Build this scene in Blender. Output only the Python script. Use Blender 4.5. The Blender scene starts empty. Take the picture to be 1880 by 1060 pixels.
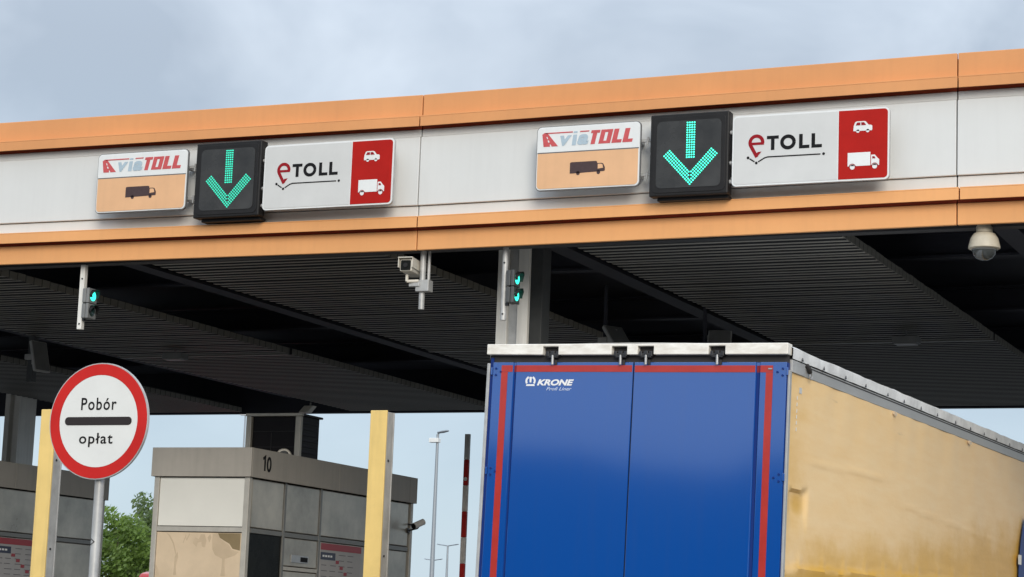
import bpy, bmesh, math, random
from mathutils import Vector, Matrix, noise
random.seed(7)
scene = bpy.context.scene
C = scene.collection
R = math.radians

# ------------------------------------------------------------------ camera
CAM_H = 1.635
yaw, pitch, roll = -0.42001, 0.15940, 0.03805
fwd = Vector((math.sin(yaw)*math.cos(pitch), math.cos(yaw)*math.cos(pitch), math.sin(pitch)))
rgt0 = Vector((math.cos(yaw), -math.sin(yaw), 0)); up0 = rgt0.cross(fwd)
rgt = rgt0*math.cos(roll)+up0*math.sin(roll); upv = up0*math.cos(roll)-rgt0*math.sin(roll)
cd = bpy.data.cameras.new('camera'); cam = bpy.data.objects.new('camera', cd); C.objects.link(cam)
cd.sensor_width = 36; cd.lens = 77.5; cd.clip_end = 5000; cd.clip_start = .1
cam.matrix_world = Matrix(((rgt.x, upv.x, -fwd.x, 0), (rgt.y, upv.y, -fwd.y, 0), (rgt.z, upv.z, -fwd.z, CAM_H), (0, 0, 0, 1)))
scene.camera = cam

# ------------------------------------------------------------------ sky and sun
SUN_EL, SUN_AZ = R(22), R(149)          # azimuth clockwise from +Y: veiled sun behind the camera
w = bpy.data.worlds.new('World'); scene.world = w; w.use_nodes = True
nt = w.node_tree; nt.nodes.clear(); N = nt.nodes.new; L = nt.links.new
out = N('ShaderNodeOutputWorld'); bg = N('ShaderNodeBackground'); bg.inputs[1].default_value = 0.10
sky = N('ShaderNodeTexSky'); sky.sky_type = 'NISHITA'; sky.sun_disc = False
sky.sun_elevation = SUN_EL; sky.sun_rotation = SUN_AZ; sky.dust_density = 1.5; sky.air_density = 1.0; sky.ozone_density = 1.5
tc = N('ShaderNodeTexCoord'); sep = N('ShaderNodeSeparateXYZ'); L(tc.outputs['Generated'], sep.inputs[0])
n1 = N('ShaderNodeTexNoise'); n1.inputs['Scale'].default_value = 6.0; n1.inputs['Detail'].default_value = 5; n1.inputs['Roughness'].default_value = .5; n1.inputs['Distortion'].default_value = .4
shf = N('ShaderNodeMapping'); shf.inputs['Location'].default_value = (1.31, .4, .27); shf.inputs['Scale'].default_value = (1, 1, 1.7); L(tc.outputs['Generated'], shf.inputs[0]); L(shf.outputs[0], n1.inputs['Vector'])
# cloud cover: thick above, thinning toward the horizon
cov = N('ShaderNodeMapRange'); cov.inputs[1].default_value = .02; cov.inputs[2].default_value = .26; cov.inputs[3].default_value = .22; cov.inputs[4].default_value = .97
L(sep.outputs[2], cov.inputs[0])
crp = N('ShaderNodeValToRGB'); L(n1.outputs[0], crp.inputs[0])
crp.color_ramp.elements[0].position = .38; crp.color_ramp.elements[0].color = (3.0, 3.55, 4.3, 1)
crp.color_ramp.elements[1].position = .64; crp.color_ramp.elements[1].color = (4.75, 5.35, 6.1, 1)
mx = N('ShaderNodeMix'); mx.data_type = 'RGBA'; L(cov.outputs[0], mx.inputs[0])
hs = N('ShaderNodeMix'); hs.data_type = 'RGBA'; hs.inputs[0].default_value = .75
hs.inputs[7].default_value = (4.6, 5.8, 6.9, 1); L(sky.outputs[0], hs.inputs[6])
L(hs.outputs[2], mx.inputs[6])
# overcast sky brightened toward the zenith for fill, steeper than the luminance law
el = N('ShaderNodeMath'); el.operation = 'MULTIPLY_ADD'; el.inputs[1].default_value = 2.0; el.inputs[2].default_value = .50; el.use_clamp = False
zc = N('ShaderNodeMath'); zc.operation = 'MAXIMUM'; zc.inputs[1].default_value = 0; L(sep.outputs[2], zc.inputs[0]); L(zc.outputs[0], el.inputs[0])
vm = N('ShaderNodeVectorMath'); vm.operation = 'SCALE'; L(crp.outputs[0], vm.inputs[0]); L(el.outputs[0], vm.inputs['Scale'])
L(vm.outputs[0], mx.inputs[7])
L(mx.outputs[2], bg.inputs[0]); L(bg.outputs[0], out.inputs[0])

sl = bpy.data.lights.new('sun', 'SUN'); sl.energy = 1.5; sl.angle = R(30); sl.color = (1.0, .925, .81)
so = bpy.data.objects.new('sun', sl); C.objects.link(so)
sdir = Vector((math.sin(SUN_AZ)*math.cos(SUN_EL), math.cos(SUN_AZ)*math.cos(SUN_EL), math.sin(SUN_EL)))
so.rotation_euler = sdir.to_track_quat('Z', 'Y').to_euler(); so.location = (-20, -30, 40)
scene.view_settings.view_transform = 'Standard'; scene.view_settings.look = 'None'
scene.view_settings.exposure = 0.6; scene.view_settings.gamma = 1.0
scene.view_settings.use_curve_mapping = False

# ------------------------------------------------------------------ materials
def mat(name, col, rough=.5, metal=0., var=0., vscale=3., vcol=None, bump=0., bscale=40., streak=0., coat=0., emit=None, estr=0., ior=1.5, stretch=(1, 1, 1), trans=0., spec=.5):
    m = bpy.data.materials.new(name); m.use_nodes = True; t = m.node_tree; b = t.nodes['Principled BSDF']
    b.inputs['Base Color'].default_value = (*col, 1); b.inputs['Roughness'].default_value = rough; b.inputs['Metallic'].default_value = metal
    b.inputs['IOR'].default_value = ior; b.inputs['Coat Weight'].default_value = coat; b.inputs['Coat Roughness'].default_value = .08
    b.inputs['Transmission Weight'].default_value = trans; b.inputs['Specular IOR Level'].default_value = spec
    if emit: b.inputs['Emission Color'].default_value = (*emit, 1); b.inputs['Emission Strength'].default_value = estr
    n = t.nodes.new; l = t.links.new
    geo = n('ShaderNodeTexCoord'); mp = n('ShaderNodeMapping'); mp.inputs['Scale'].default_value = stretch
    l(geo.outputs['Object'], mp.inputs[0])
    last = None
    if var > 0:
        nz = n('ShaderNodeTexNoise'); nz.inputs['Scale'].default_value = vscale; nz.inputs['Detail'].default_value = 6; nz.inputs['Roughness'].default_value = .62
        l(mp.outputs[0], nz.inputs['Vector'])
        rp = n('ShaderNodeValToRGB'); rp.color_ramp.elements[0].position = .32; rp.color_ramp.elements[1].position = .7
        lo = vcol if vcol else tuple(c*(1-var) for c in col)
        rp.color_ramp.elements[0].color = (*lo, 1); rp.color_ramp.elements[1].color = (*tuple(min(1, c*(1+var*.35)) for c in col), 1)
        l(nz.outputs[0], rp.inputs[0]); last = rp.outputs[0]
        rr = n('ShaderNodeMapRange'); rr.inputs[3].default_value = max(0, rough-.1); rr.inputs[4].default_value = min(1, rough+.14)
        l(nz.outputs[0], rr.inputs[0]); l(rr.outputs[0], b.inputs['Roughness'])
    if streak > 0:
        ms = n('ShaderNodeMapping'); ms.inputs['Scale'].default_value = (9, 9, .55); l(geo.outputs['Object'], ms.inputs[0])
        ns = n('ShaderNodeTexNoise'); ns.inputs['Scale'].default_value = 1.6; ns.inputs['Detail'].default_value = 5; l(ms.outputs[0], ns.inputs['Vector'])
        r2 = n('ShaderNodeMapRange'); r2.inputs[1].default_value = .48; r2.inputs[2].default_value = .78; r2.inputs[3].default_value = 0; r2.inputs[4].default_value = streak
        l(ns.outputs[0], r2.inputs[0])
        mm = n('ShaderNodeMix'); mm.data_type = 'RGBA'; l(r2.outputs[0], mm.inputs[0])
        if last: l(last, mm.inputs[6])
        else: mm.inputs[6].default_value = (*col, 1)
        mm.inputs[7].default_value = (.11, .09, .07, 1); last = mm.outputs[2]
    if last: l(last, b.inputs['Base Color'])
    if bump > 0:
        nb = n('ShaderNodeTexNoise'); nb.inputs['Scale'].default_value = bscale; nb.inputs['Detail'].default_value = 4; l(mp.outputs[0], nb.inputs['Vector'])
        bp = n('ShaderNodeBump'); bp.inputs['Strength'].default_value = bump; bp.inputs['Distance'].default_value = .02
        l(nb.outputs[0], bp.inputs['Height']); l(bp.outputs[0], b.inputs['Normal'])
    return m

M = {}
M['asphalt'] = mat('asphalt', (.085, .083, .08), .85, var=.4, vscale=.6, bump=.4, bscale=60)
M['kerb'] = mat('concrete', (.32, .31, .29), .85, var=.3, vscale=2, bump=.3, bscale=30)
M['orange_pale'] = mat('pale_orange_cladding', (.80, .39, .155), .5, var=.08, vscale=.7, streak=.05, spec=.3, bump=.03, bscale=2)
M['orange'] = mat('orange_cladding', (.69, .315, .125), .5, spec=.3, var=.1, vscale=.7, streak=.05, bump=.03, bscale=2)
M['orange_shade'] = mat('orange_ledge_shade', (.26, .035, .008), .6, var=.1, vscale=.9)  # shade under the orange ledges put into the colour
M['white_clad'] = mat('white_cladding', (.675, .68, .665), .5, spec=.3, var=.05, vscale=.8, streak=.035, bump=.03, bscale=1.5)
M['joint'] = mat('joint_black', (.012, .012, .014), .8)
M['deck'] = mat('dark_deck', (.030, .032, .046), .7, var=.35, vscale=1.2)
M['blade'] = mat('louvre_metal', (.24, .23, .20), .5, var=.2, vscale=1.5)
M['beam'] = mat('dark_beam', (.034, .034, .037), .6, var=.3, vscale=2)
M['column'] = mat('column_paint', (.80, .785, .74), .55, var=.10, vscale=2.2, streak=.16)
M['galv'] = mat('galvanised_steel', (.52, .52, .51), .45, metal=.25, var=.25, vscale=5, streak=.15)
M['alu'] = mat('aluminium', (.52, .52, .52), .4, metal=.6, var=.2, vscale=6, streak=.2)
M['sign_white'] = mat('sign_white', (.74, .75, .74), .42, var=.05, vscale=2.5, streak=.04)
M['sign_grey'] = mat('sign_reflective_grey', (.60, .60, .585), .4, var=.05, vscale=3)
M['sign_peach'] = mat('sign_peach', (.74, .43, .23), .45, var=.07, vscale=3, streak=.05)
M['sign_rim'] = mat('sign_rim', (.14, .14, .14), .5)
M['sign_red'] = mat('sign_red', (.42, .012, .008), .5, spec=.15, var=.12, vscale=4)
M['via_red'] = mat('faded_red', (.56, .10, .105), .55, spec=.2, var=.12, vscale=20)
M['via_blue'] = mat('faded_blue', (.40, .50, .57), .5, var=.1, vscale=20)
M['ink'] = mat('ink_black', (.010, .010, .011), .6, spec=.12)
M['brown_ink'] = mat('faded_black', (.075, .050, .052), .6, spec=.15, var=.15, vscale=30)
M['e_red'] = mat('dark_red_print', (.27, .008, .014), .55, spec=.15)
M['black_box'] = mat('black_housing', (.013, .012, .012), .5, spec=.3, var=.3, vscale=6, bump=.05)
M['led_panel'] = mat('led_screen', (.040, .039, .037), .25, var=.45, vscale=2.6, coat=.1, spec=.4)
M['led_dim'] = mat('led_green_dim', (.015, .25, .20), .4, emit=(.03, .60, .38), estr=1.1)
M['led'] = mat('led_green', (.02, .30, .24), .4, emit=(.05, .80, .52), estr=1.8)
M['lens_on'] = mat('lit_green_lens', (.02, .35, .28), .3, emit=(.04, .85, .62), estr=1.3)
M['lens_off'] = mat('dark_lens', (.02, .05, .045), .15, coat=.5)
M['plastic_dark'] = mat('dark_grey_plastic', (.075, .08, .083), .55, var=.2, vscale=8)
M['plastic_grey'] = mat('grey_plastic', (.20, .205, .205), .5, var=.15, vscale=8)
M['cam_white'] = mat('camera_shell', (.66, .62, .54), .4, var=.12, vscale=9, streak=.1)
M['glass_dark'] = mat('dark_glass', (.012, .013, .012), .25, var=.6, vscale=3, spec=.05)
M['road_red'] = mat('road_sign_red', (.56, .020, .016), .4, spec=.25, var=.12, vscale=3)
M['road_white'] = mat('road_sign_white', (.74, .74, .71), .4, var=.05, vscale=4)
M['yellow'] = mat('yellow_paint', (.82, .585, .205), .5, var=.1, vscale=3, streak=.2)
M['booth_band'] = mat('booth_band', (.45, .415, .365), .5, var=.12, vscale=1.8, streak=.12)
M['booth_white'] = mat('booth_panel', (.80, .785, .72), .4, var=.05, vscale=1.6)
M['booth_steel'] = mat('brushed_steel_panel', (.50, .465, .40), .30, metal=.4, var=.45, vscale=1.4, bump=.10, bscale=2.2)
M['booth_frame'] = mat('booth_frame', (.55, .52, .46), .4, metal=.25, var=.15, vscale=5, streak=.15)
M['booth_frame2'] = mat('booth_mullion', (.22, .215, .20), .4, metal=.4, var=.2, vscale=5)
M['dark_panel'] = mat('dark_display', (.012, .010, .012), .5, spec=.2, var=.3, vscale=5)
M['board_grey'] = mat('board_grey', (.42, .41, .41), .45, var=.08, vscale=5)
M['board_line'] = mat('board_line', (.16, .15, .16), .5)
M['board_red'] = mat('board_red', (.34, .03, .04), .45)
M['board_navy'] = mat('board_navy', (.03, .035, .07), .45)
M['bar_red'] = mat('barrier_red', (.50, .022, .02), .45, spec=.2, var=.2, vscale=12)
M['bar_white'] = mat('barrier_white', (.72, .70, .67), .45, var=.3, vscale=12)
M['blue'] = mat('blue_door_paint', (.004, .074, .34), .07, coat=1., ior=1.85, streak=.04, bump=.012, bscale=1.1)
M['blue_dark'] = mat('blue_recess', (.004, .026, .17), .45, spec=.3)
M['tape'] = mat('reflective_red_tape', (.46, .028, .018), .35, var=.12, vscale=6, coat=.5)
M['tape_dark'] = mat('reflective_red_tape_shaded', (.24, .01, .01), .4)  # darker copy of the tape, groove shade put into its colour
M['bar_cream'] = mat('cream_bar', (.90, .875, .81), .42, var=.14, vscale=9, vcol=(.72, .67, .59), stretch=(1, 1, 3))
M['rubber'] = mat('rubber_seal', (.035, .032, .032), .7, var=.3, vscale=9)
M['lock'] = mat('black_steel', (.055, .055, .058), .4, metal=.5, var=.3, vscale=20)
M['white_print'] = mat('white_print', (.84, .84, .84), .4)
M['pale_print'] = mat('pale_blue_print', (.52, .60, .80), .4)
M['roof_tarp'] = mat('roof_tarp', (.84, .835, .82), .5, var=.22, vscale=5, bump=.5, bscale=6)
M['rail'] = mat('grey_rail', (.43, .43, .42), .42, metal=.2, var=.14, vscale=4, stretch=(1, .4, 2))
M['tyre'] = mat('tyre', (.02, .02, .02), .85, bump=.2)
M['leaf1'] = mat('leaf_bright', (.15, .235, .05), .55, var=.5, vscale=1.2)
M['leaf2'] = mat('leaf_grey_green', (.10, .135, .07), .6, var=.5, vscale=1.0)
M['bark'] = mat('bark', (.10, .075, .055), .85, var=.3, vscale=6, bump=.4)
M['wood'] = mat('far_wood', (.022, .032, .014), .8, var=.5, vscale=.3, bump=1, bscale=1.2)
M['van_red'] = mat('red_van_paint', (.50, .02, .02), .3, coat=.7)
M['dome_cream'] = mat('dome_camera_shell', (.56, .50, .39), .45, var=.12, vscale=9, streak=.12)
M['bar_black'] = mat('sign_bar', (.032, .026, .026), .55, spec=.2)
M['dome_glass'] = mat('smoked_dome', (.05, .055, .055), .05, coat=.7)
M['lamp_grey'] = mat('lamp_post_steel', (.30, .33, .36), .5, metal=.3)
M['tree_lamp'] = mat('diffuser_off', (.34, .34, .35), .4)

def leafy(m):
    b = m.node_tree.nodes['Principled BSDF']; b.inputs['Subsurface Weight'].default_value = 0
    t = m.node_tree; tr = t.nodes.new('ShaderNodeBsdfTranslucent'); mxs = t.nodes.new('ShaderNodeMixShader'); mxs.inputs[0].default_value = .35
    tr.inputs[0].default_value = (.30, .44, .08, 1)
    o = t.nodes['Material Output']; t.links.new(b.outputs[0], mxs.inputs[1]); t.links.new(tr.outputs[0], mxs.inputs[2]); t.links.new(mxs.outputs[0], o.inputs[0])
leafy(M['leaf1']); leafy(M['leaf2'])

def tarp_material():
    m = bpy.data.materials.new('tan_tarpaulin'); m.use_nodes = True; t = m.node_tree; b = t.nodes['Principled BSDF']; n = t.nodes.new; l = t.links.new
    tc = n('ShaderNodeTexCoord'); sp = n('ShaderNodeSeparateXYZ'); l(tc.outputs['Object'], sp.inputs[0])
    def math_(op, a, b_=None, clamp=False):
        k = n('ShaderNodeMath'); k.operation = op; k.use_clamp = clamp
        for i, v in enumerate((a, b_)):
            if v is None: continue
            if isinstance(v, (int, float)): k.inputs[i].default_value = v
            else: l(v, k.inputs[i])
        return k.outputs[0]
    nz = n('ShaderNodeTexNoise'); nz.inputs['Scale'].default_value = 1.5; nz.inputs['Detail'].default_value = 6; nz.inputs['Roughness'].default_value = .6
    mp = n('ShaderNodeMapping'); mp.inputs['Scale'].default_value = (1, .8, 1.2); l(tc.outputs['Object'], mp.inputs[0]); l(mp.outputs[0], nz.inputs['Vector'])
    # worn-off dust: strip along the lower edge that climbs toward the front, and along the rear lashing edge
    zb = math_('ADD', math_('MULTIPLY', sp.outputs[1], .085), 2.40)
    d = math_('SUBTRACT', zb, sp.outputs[2])
    d = math_('ADD', d, math_('MULTIPLY', math_('SUBTRACT', nz.outputs[0], .5), .9))
    k1 = n('ShaderNodeMapRange'); k1.interpolation_type = 'SMOOTHSTEP'; k1.inputs[1].default_value = -.22; k1.inputs[2].default_value = .26; l(d, k1.inputs[0])
    e = math_('SUBTRACT', .34, sp.outputs[1]); e = math_('ADD', e, math_('MULTIPLY', math_('SUBTRACT', nz.outputs[0], .5), 1.3))
    k2 = n('ShaderNodeMapRange'); k2.interpolation_type = 'SMOOTHSTEP'; k2.inputs[1].default_value = -.25; k2.inputs[2].default_value = .45; k2.inputs[4].default_value = .62; l(e, k2.inputs[0])
    mk = math_('MAXIMUM', k1.outputs[0], k2.outputs[0])
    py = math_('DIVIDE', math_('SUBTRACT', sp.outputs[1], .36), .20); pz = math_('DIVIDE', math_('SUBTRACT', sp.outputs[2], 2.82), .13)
    pk = math_('SUBTRACT', 1.05, math_('ADD', math_('MULTIPLY', py, py), math_('MULTIPLY', pz, pz)), True)  # deeper ochre in the pocket: its shadow put into the colour
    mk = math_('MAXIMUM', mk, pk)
    n2 = n('ShaderNodeTexNoise'); n2.inputs['Scale'].default_value = 3; n2.inputs['Detail'].default_value = 8; n2.inputs['Roughness'].default_value = .65
    m2 = n('ShaderNodeMapping'); m2.inputs['Scale'].default_value = (1, .5, 4); l(tc.outputs['Object'], m2.inputs[0]); l(m2.outputs[0], n2.inputs['Vector'])
    r1 = n('ShaderNodeValToRGB'); r1.color_ramp.elements[0].position = .3; r1.color_ramp.elements[1].position = .72
    r1.color_ramp.elements[0].color = (.90, .595, .265, 1); r1.color_ramp.elements[1].color = (.94, .67, .35, 1); l(n2.outputs[0], r1.inputs[0])
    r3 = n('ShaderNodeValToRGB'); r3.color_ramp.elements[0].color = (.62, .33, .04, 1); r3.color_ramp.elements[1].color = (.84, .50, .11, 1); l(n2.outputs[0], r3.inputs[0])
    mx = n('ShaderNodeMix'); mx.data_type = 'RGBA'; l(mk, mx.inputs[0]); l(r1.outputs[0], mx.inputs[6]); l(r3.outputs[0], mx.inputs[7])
    # thin dirty scuffs
    sc = n('ShaderNodeTexNoise'); sc.inputs['Scale'].default_value = 2.2; sc.inputs['Detail'].default_value = 9; sc.inputs['Roughness'].default_value = .7
    m3 = n('ShaderNodeMapping'); m3.inputs['Scale'].default_value = (1, .35, 9); m3.inputs['Rotation'].default_value = (R(-1.2), 0, 0); l(tc.outputs['Object'], m3.inputs[0]); l(m3.outputs[0], sc.inputs['Vector'])
    r4 = n('ShaderNodeMapRange'); r4.inputs[1].default_value = .66; r4.inputs[2].default_value = .76; r4.inputs[4].default_value = .45; l(sc.outputs[0], r4.inputs[0])
    mx2 = n('ShaderNodeMix'); mx2.data_type = 'RGBA'; l(r4.outputs[0], mx2.inputs[0]); l(mx.outputs[2], mx2.inputs[6]); mx2.inputs[7].default_value = (.33, .22, .12, 1)
    l(mx2.outputs[2], b.inputs['Base Color']); b.inputs['Roughness'].default_value = .42
    bn = n('ShaderNodeTexNoise'); bn.inputs['Scale'].default_value = 5; bn.inputs['Detail'].default_value = 5; l(mp.outputs[0], bn.inputs['Vector'])
    bp = n('ShaderNodeBump'); bp.inputs['Strength'].default_value = .25; bp.inputs['Distance'].default_value = .02; l(bn.outputs[0], bp.inputs['Height']); l(bp.outputs[0], b.inputs['Normal'])
    return m
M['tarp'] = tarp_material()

M['film'] = mat('tan_window', (.72, .57, .40), .14, var=.12, vscale=2.5, coat=.3)
M['film_dark'] = mat('dark_tan_patch', (.60, .47, .325), .14, var=.1, vscale=6)
M['film_darkest'] = mat('dark_window_patch', (.27, .205, .115), .12, var=.15, vscale=3)  # dark window tones: reflections in the glass put into the colour

# ------------------------------------------------------------------ helpers
class MB:
    def __init__(s): s.v = []; s.f = []
    def poly(s, pts): i = len(s.v); s.v += [tuple(p) for p in pts]; s.f.append(tuple(range(i, i+len(pts)))); return s
    def box(s, x0, x1, y0, y1, z0, z1):
        i = len(s.v)
        s.v += [(x, y, z) for z in (z0, z1) for x, y in ((x0, y0), (x1, y0), (x1, y1), (x0, y1))]
        s.f += [tuple(i+k for k in q) for q in ((0, 3, 2, 1), (4, 5, 6, 7), (0, 1, 5, 4), (1, 2, 6, 5), (2, 3, 7, 6), (3, 0, 4, 7))]
        return s
    def extr(s, poly, o, u, v, n, t):
        """polygon (a,b) placed at o + a*u + b*v, extruded along n by t (front face at n=0 facing -n)"""
        o, u, v, n = Vector(o), Vector(u), Vector(v), Vector(n); i = len(s.v); k = len(poly)
        for d in (0, t):
            s.v += [tuple(o+u*a+v*b+n*d) for a, b in poly]
        s.f.append(tuple(i+j for j in range(k))); s.f.append(tuple(i+k+j for j in reversed(range(k))))
        for j in range(k):
            j2 = (j+1) % k; s.f.append((i+j2, i+j, i+k+j, i+k+j2))
        return s
    def cyl(s, p0, p1, r0, r1=None, n=14, caps=True):
        r1 = r0 if r1 is None else r1; p0, p1 = Vector(p0), Vector(p1); d = (p1-p0).normalized()
        a = d.orthogonal().normalized(); b = d.cross(a); i = len(s.v)
        for p, r in ((p0, r0), (p1, r1)):
            s.v += [tuple(p+(a*math.cos(2*math.pi*k/n)+b*math.sin(2*math.pi*k/n))*r) for k in range(n)]
        for k in range(n): k2 = (k+1) % n; s.f.append((i+k, i+k2, i+n+k2, i+n+k))
        if caps: s.f.append(tuple(i+k for k in reversed(range(n)))); s.f.append(tuple(i+n+k for k in range(n)))
        return s
    def tube(s, path, r, n=8):
        for a, b in zip(path[:-1], path[1:]): s.cyl(a, b, r, n=n)
        return s
    def lathe(s, prof, o, axis=(0, 0, 1), n=24, ring=False):
        o = Vector(o); d = Vector(axis).normalized(); a = d.orthogonal().normalized(); b = d.cross(a); i = len(s.v); m = len(prof)
        for r, h in prof:
            s.v += [tuple(o+d*h+(a*math.cos(2*math.pi*k/n)+b*math.sin(2*math.pi*k/n))*r) for k in range(n)]
        for j in range(m if ring else m-1):
            j2 = (j+1) % m
            for k in range(n): k2 = (k+1) % n; s.f.append((i+j*n+k, i+j*n+k2, i+j2*n+k2, i+j2*n+k))
        if ring: return s
        if prof[0][0] > 1e-4: s.f.append(tuple(i+k for k in reversed(range(n))))
        if prof[-1][0] > 1e-4: s.f.append(tuple(i+(m-1)*n+k for k in range(n)))
        return s
    def warp(s, fn): s.v = [fn(*p) for p in s.v]; return s
    def mesh(s, name, m):
        me = bpy.data.meshes.new(name); me.from_pydata(s.v, [], s.f); me.validate()
        bm = bmesh.new(); bm.from_mesh(me); bmesh.ops.recalc_face_normals(bm, faces=bm.faces); bm.to_mesh(me); bm.free()
        me.materials.append(M[m] if isinstance(m, str) else m); return me
    def build(s, name, m, parent=None, bevel=0, smooth=False, segs=2):
        me = s.mesh(name, m); o = bpy.data.objects.new(name, me); C.objects.link(o)
        if parent: o.parent = parent
        if bevel:
            b = o.modifiers.new('bevel', 'BEVEL'); b.width = bevel; b.segments = segs; b.limit_method = 'ANGLE'; b.angle_limit = R(40)
        if smooth:
            for p in me.polygons: p.use_smooth = True
            try: me.set_sharp_from_angle(angle=R(38))
            except Exception: pass
        return o

def tag(o, label, cat, group=None, kind=None):
    if label: o['label'] = label
    if cat: o['category'] = cat
    if group: o['group'] = group
    if kind: o['kind'] = kind
    return o
def empty(name, loc=(0, 0, 0), rot=(0, 0, 0)):
    o = bpy.data.objects.new(name, None); C.objects.link(o); o.location = loc; o.rotation_euler = rot; o.empty_display_size = .2; return o
def rrect(x0, x1, z0, z1, r, n=5):
    p = []
    for cx, cz, a0 in ((x1-r, z1-r, 0), (x0+r, z1-r, 90), (x0+r, z0+r, 180), (x1-r, z0+r, 270)):
        p += [(cx+r*math.cos(R(a0+90*k/n)), cz+r*math.sin(R(a0+90*k/n))) for k in range(n+1)]
    return p
def disc(cx, cz, r, n=28, rz=None): return [(cx+r*math.cos(2*math.pi*k/n), cz+(rz or r)*math.sin(2*math.pi*k/n)) for k in range(n)]
def stroke(pts, wd):
    """polygon that follows a polyline with constant width, mitred"""
    Lp, Rp = [], []
    P = [Vector((a, b)) for a, b in pts]
    for i, p in enumerate(P):
        d0 = (P[i]-P[i-1]).normalized() if i else (P[1]-P[0]).normalized()
        d1 = (P[i+1]-P[i]).normalized() if i < len(P)-1 else d0
        n0 = Vector((-d0.y, d0.x)); n1 = Vector((-d1.y, d1.x)); nn = (n0+n1).normalized(); k = wd/2/max(.35, nn.dot(n0))
        Lp.append(tuple(p+nn*k)); Rp.append(tuple(p-nn*k))
    return Lp+Rp[::-1]
def arc(cx, cz, r, a0, a1, n=20, rz=None): return [(cx+r*math.cos(R(a0+(a1-a0)*k/n)), cz+(rz or r)*math.sin(R(a0+(a1-a0)*k/n))) for k in range(n+1)]

FRONT = ((1, 0, 0), (0, 0, 1), (0, 1, 0))       # drawing plane that faces -Y
SIDE = ((0, 1, 0), (0, 0, 1), (-1, 0, 0))       # drawing plane that faces +X
def plate(polys, o, frame, t, name, m, parent, bevel=0):
    u, v, n = frame; mb = MB()
    for p in polys: mb.extr(p, o, u, v, n, t)
    return mb.build(name, m, parent, bevel)
def lettering(txt, o, frame, box, t, name, m, parent, bold=0., shear=0., space=1.):
    """text fitted into box (a0,a1,b0,b1) of the drawing plane"""
    cu = bpy.data.curves.new('lettering', 'FONT'); cu.body = txt; cu.size = 1; cu.offset = bold; cu.shear = shear; cu.space_character = space
    cu.resolution_u = 4; cu.fill_mode = 'FRONT'
    ob = bpy.data.objects.new('lettering', cu); C.objects.link(ob)
    dg = bpy.context.evaluated_depsgraph_get(); me = bpy.data.meshes.new_from_object(ob.evaluated_get(dg)); bpy.data.objects.remove(ob)
    xs = [v.co.x for v in me.vertices]; ys = [v.co.y for v in me.vertices]; x0, x1, y0, y1 = min(xs), max(xs), min(ys), max(ys)
    u, v, n = (Vector(k) for k in frame); o = Vector(o)
    for q in me.vertices:
        a = box[0]+(q.co.x-x0)/(x1-x0)*(box[1]-box[0]); b = box[2]+(q.co.y-y0)/(y1-y0)*(box[3]-box[2]); q.co = o+u*a+v*b-n*t
    me.materials.clear(); me.materials.append(M[m]); me.name = name
    ob = bpy.data.objects.new(name, me); C.objects.link(ob); ob.parent = parent; return ob
def dup(o, parent=None):
    c = o.copy(); C.objects.link(c); c.parent = parent
    for ch in list(o.children): dup(ch, c)
    return c

# ------------------------------------------------------------------ setting
WORLD = {}
def wthing(name, loc):
    o = empty(name, loc); WORLD[o.name] = Vector(loc); return o
_build = MB.build
def build2(s, name, m, parent=None, bevel=0, smooth=False, segs=2):
    o = _build(s, name, m, parent, bevel, smooth, segs)
    if parent and parent.name in WORLD: o.matrix_parent_inverse = Matrix.Translation(-WORLD[parent.name])
    return o
MB.build = build2
_lett = lettering
def lettering(txt, o, frame, box, t, name, m, parent, **k):
    ob = _lett(txt, o, frame, box, t, name, m, parent, **k)
    if parent and parent.name in WORLD: ob.matrix_parent_inverse = Matrix.Translation(-WORLD[parent.name])
    return ob

g = MB().poly([(-900, -900, 0), (900, -900, 0), (900, 1200, 0), (-900, 1200, 0)]).build('ground', 'asphalt'); g['kind'] = 'structure'
ISL = [-24.67, -19.57, -14.47, -9.37, -2.6]
for x in ISL:
    y0 = 12.5
    pl = [(x-.95, y0+.9), (x-.6, y0+.2), (x, y0), (x+.6, y0+.2), (x+.95, y0+.9), (x+.95, 40), (x-.95, 40)]
    o = MB().extr(pl, (0, 0, .002), (1, 0, 0), (0, 1, 0), (0, 0, 1), .15).build('traffic_island', 'kerb', bevel=.02); o['kind'] = 'structure'
for i in range(4):
    x = [-22.1, -17.0, -11.9, -6.0][i]
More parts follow.
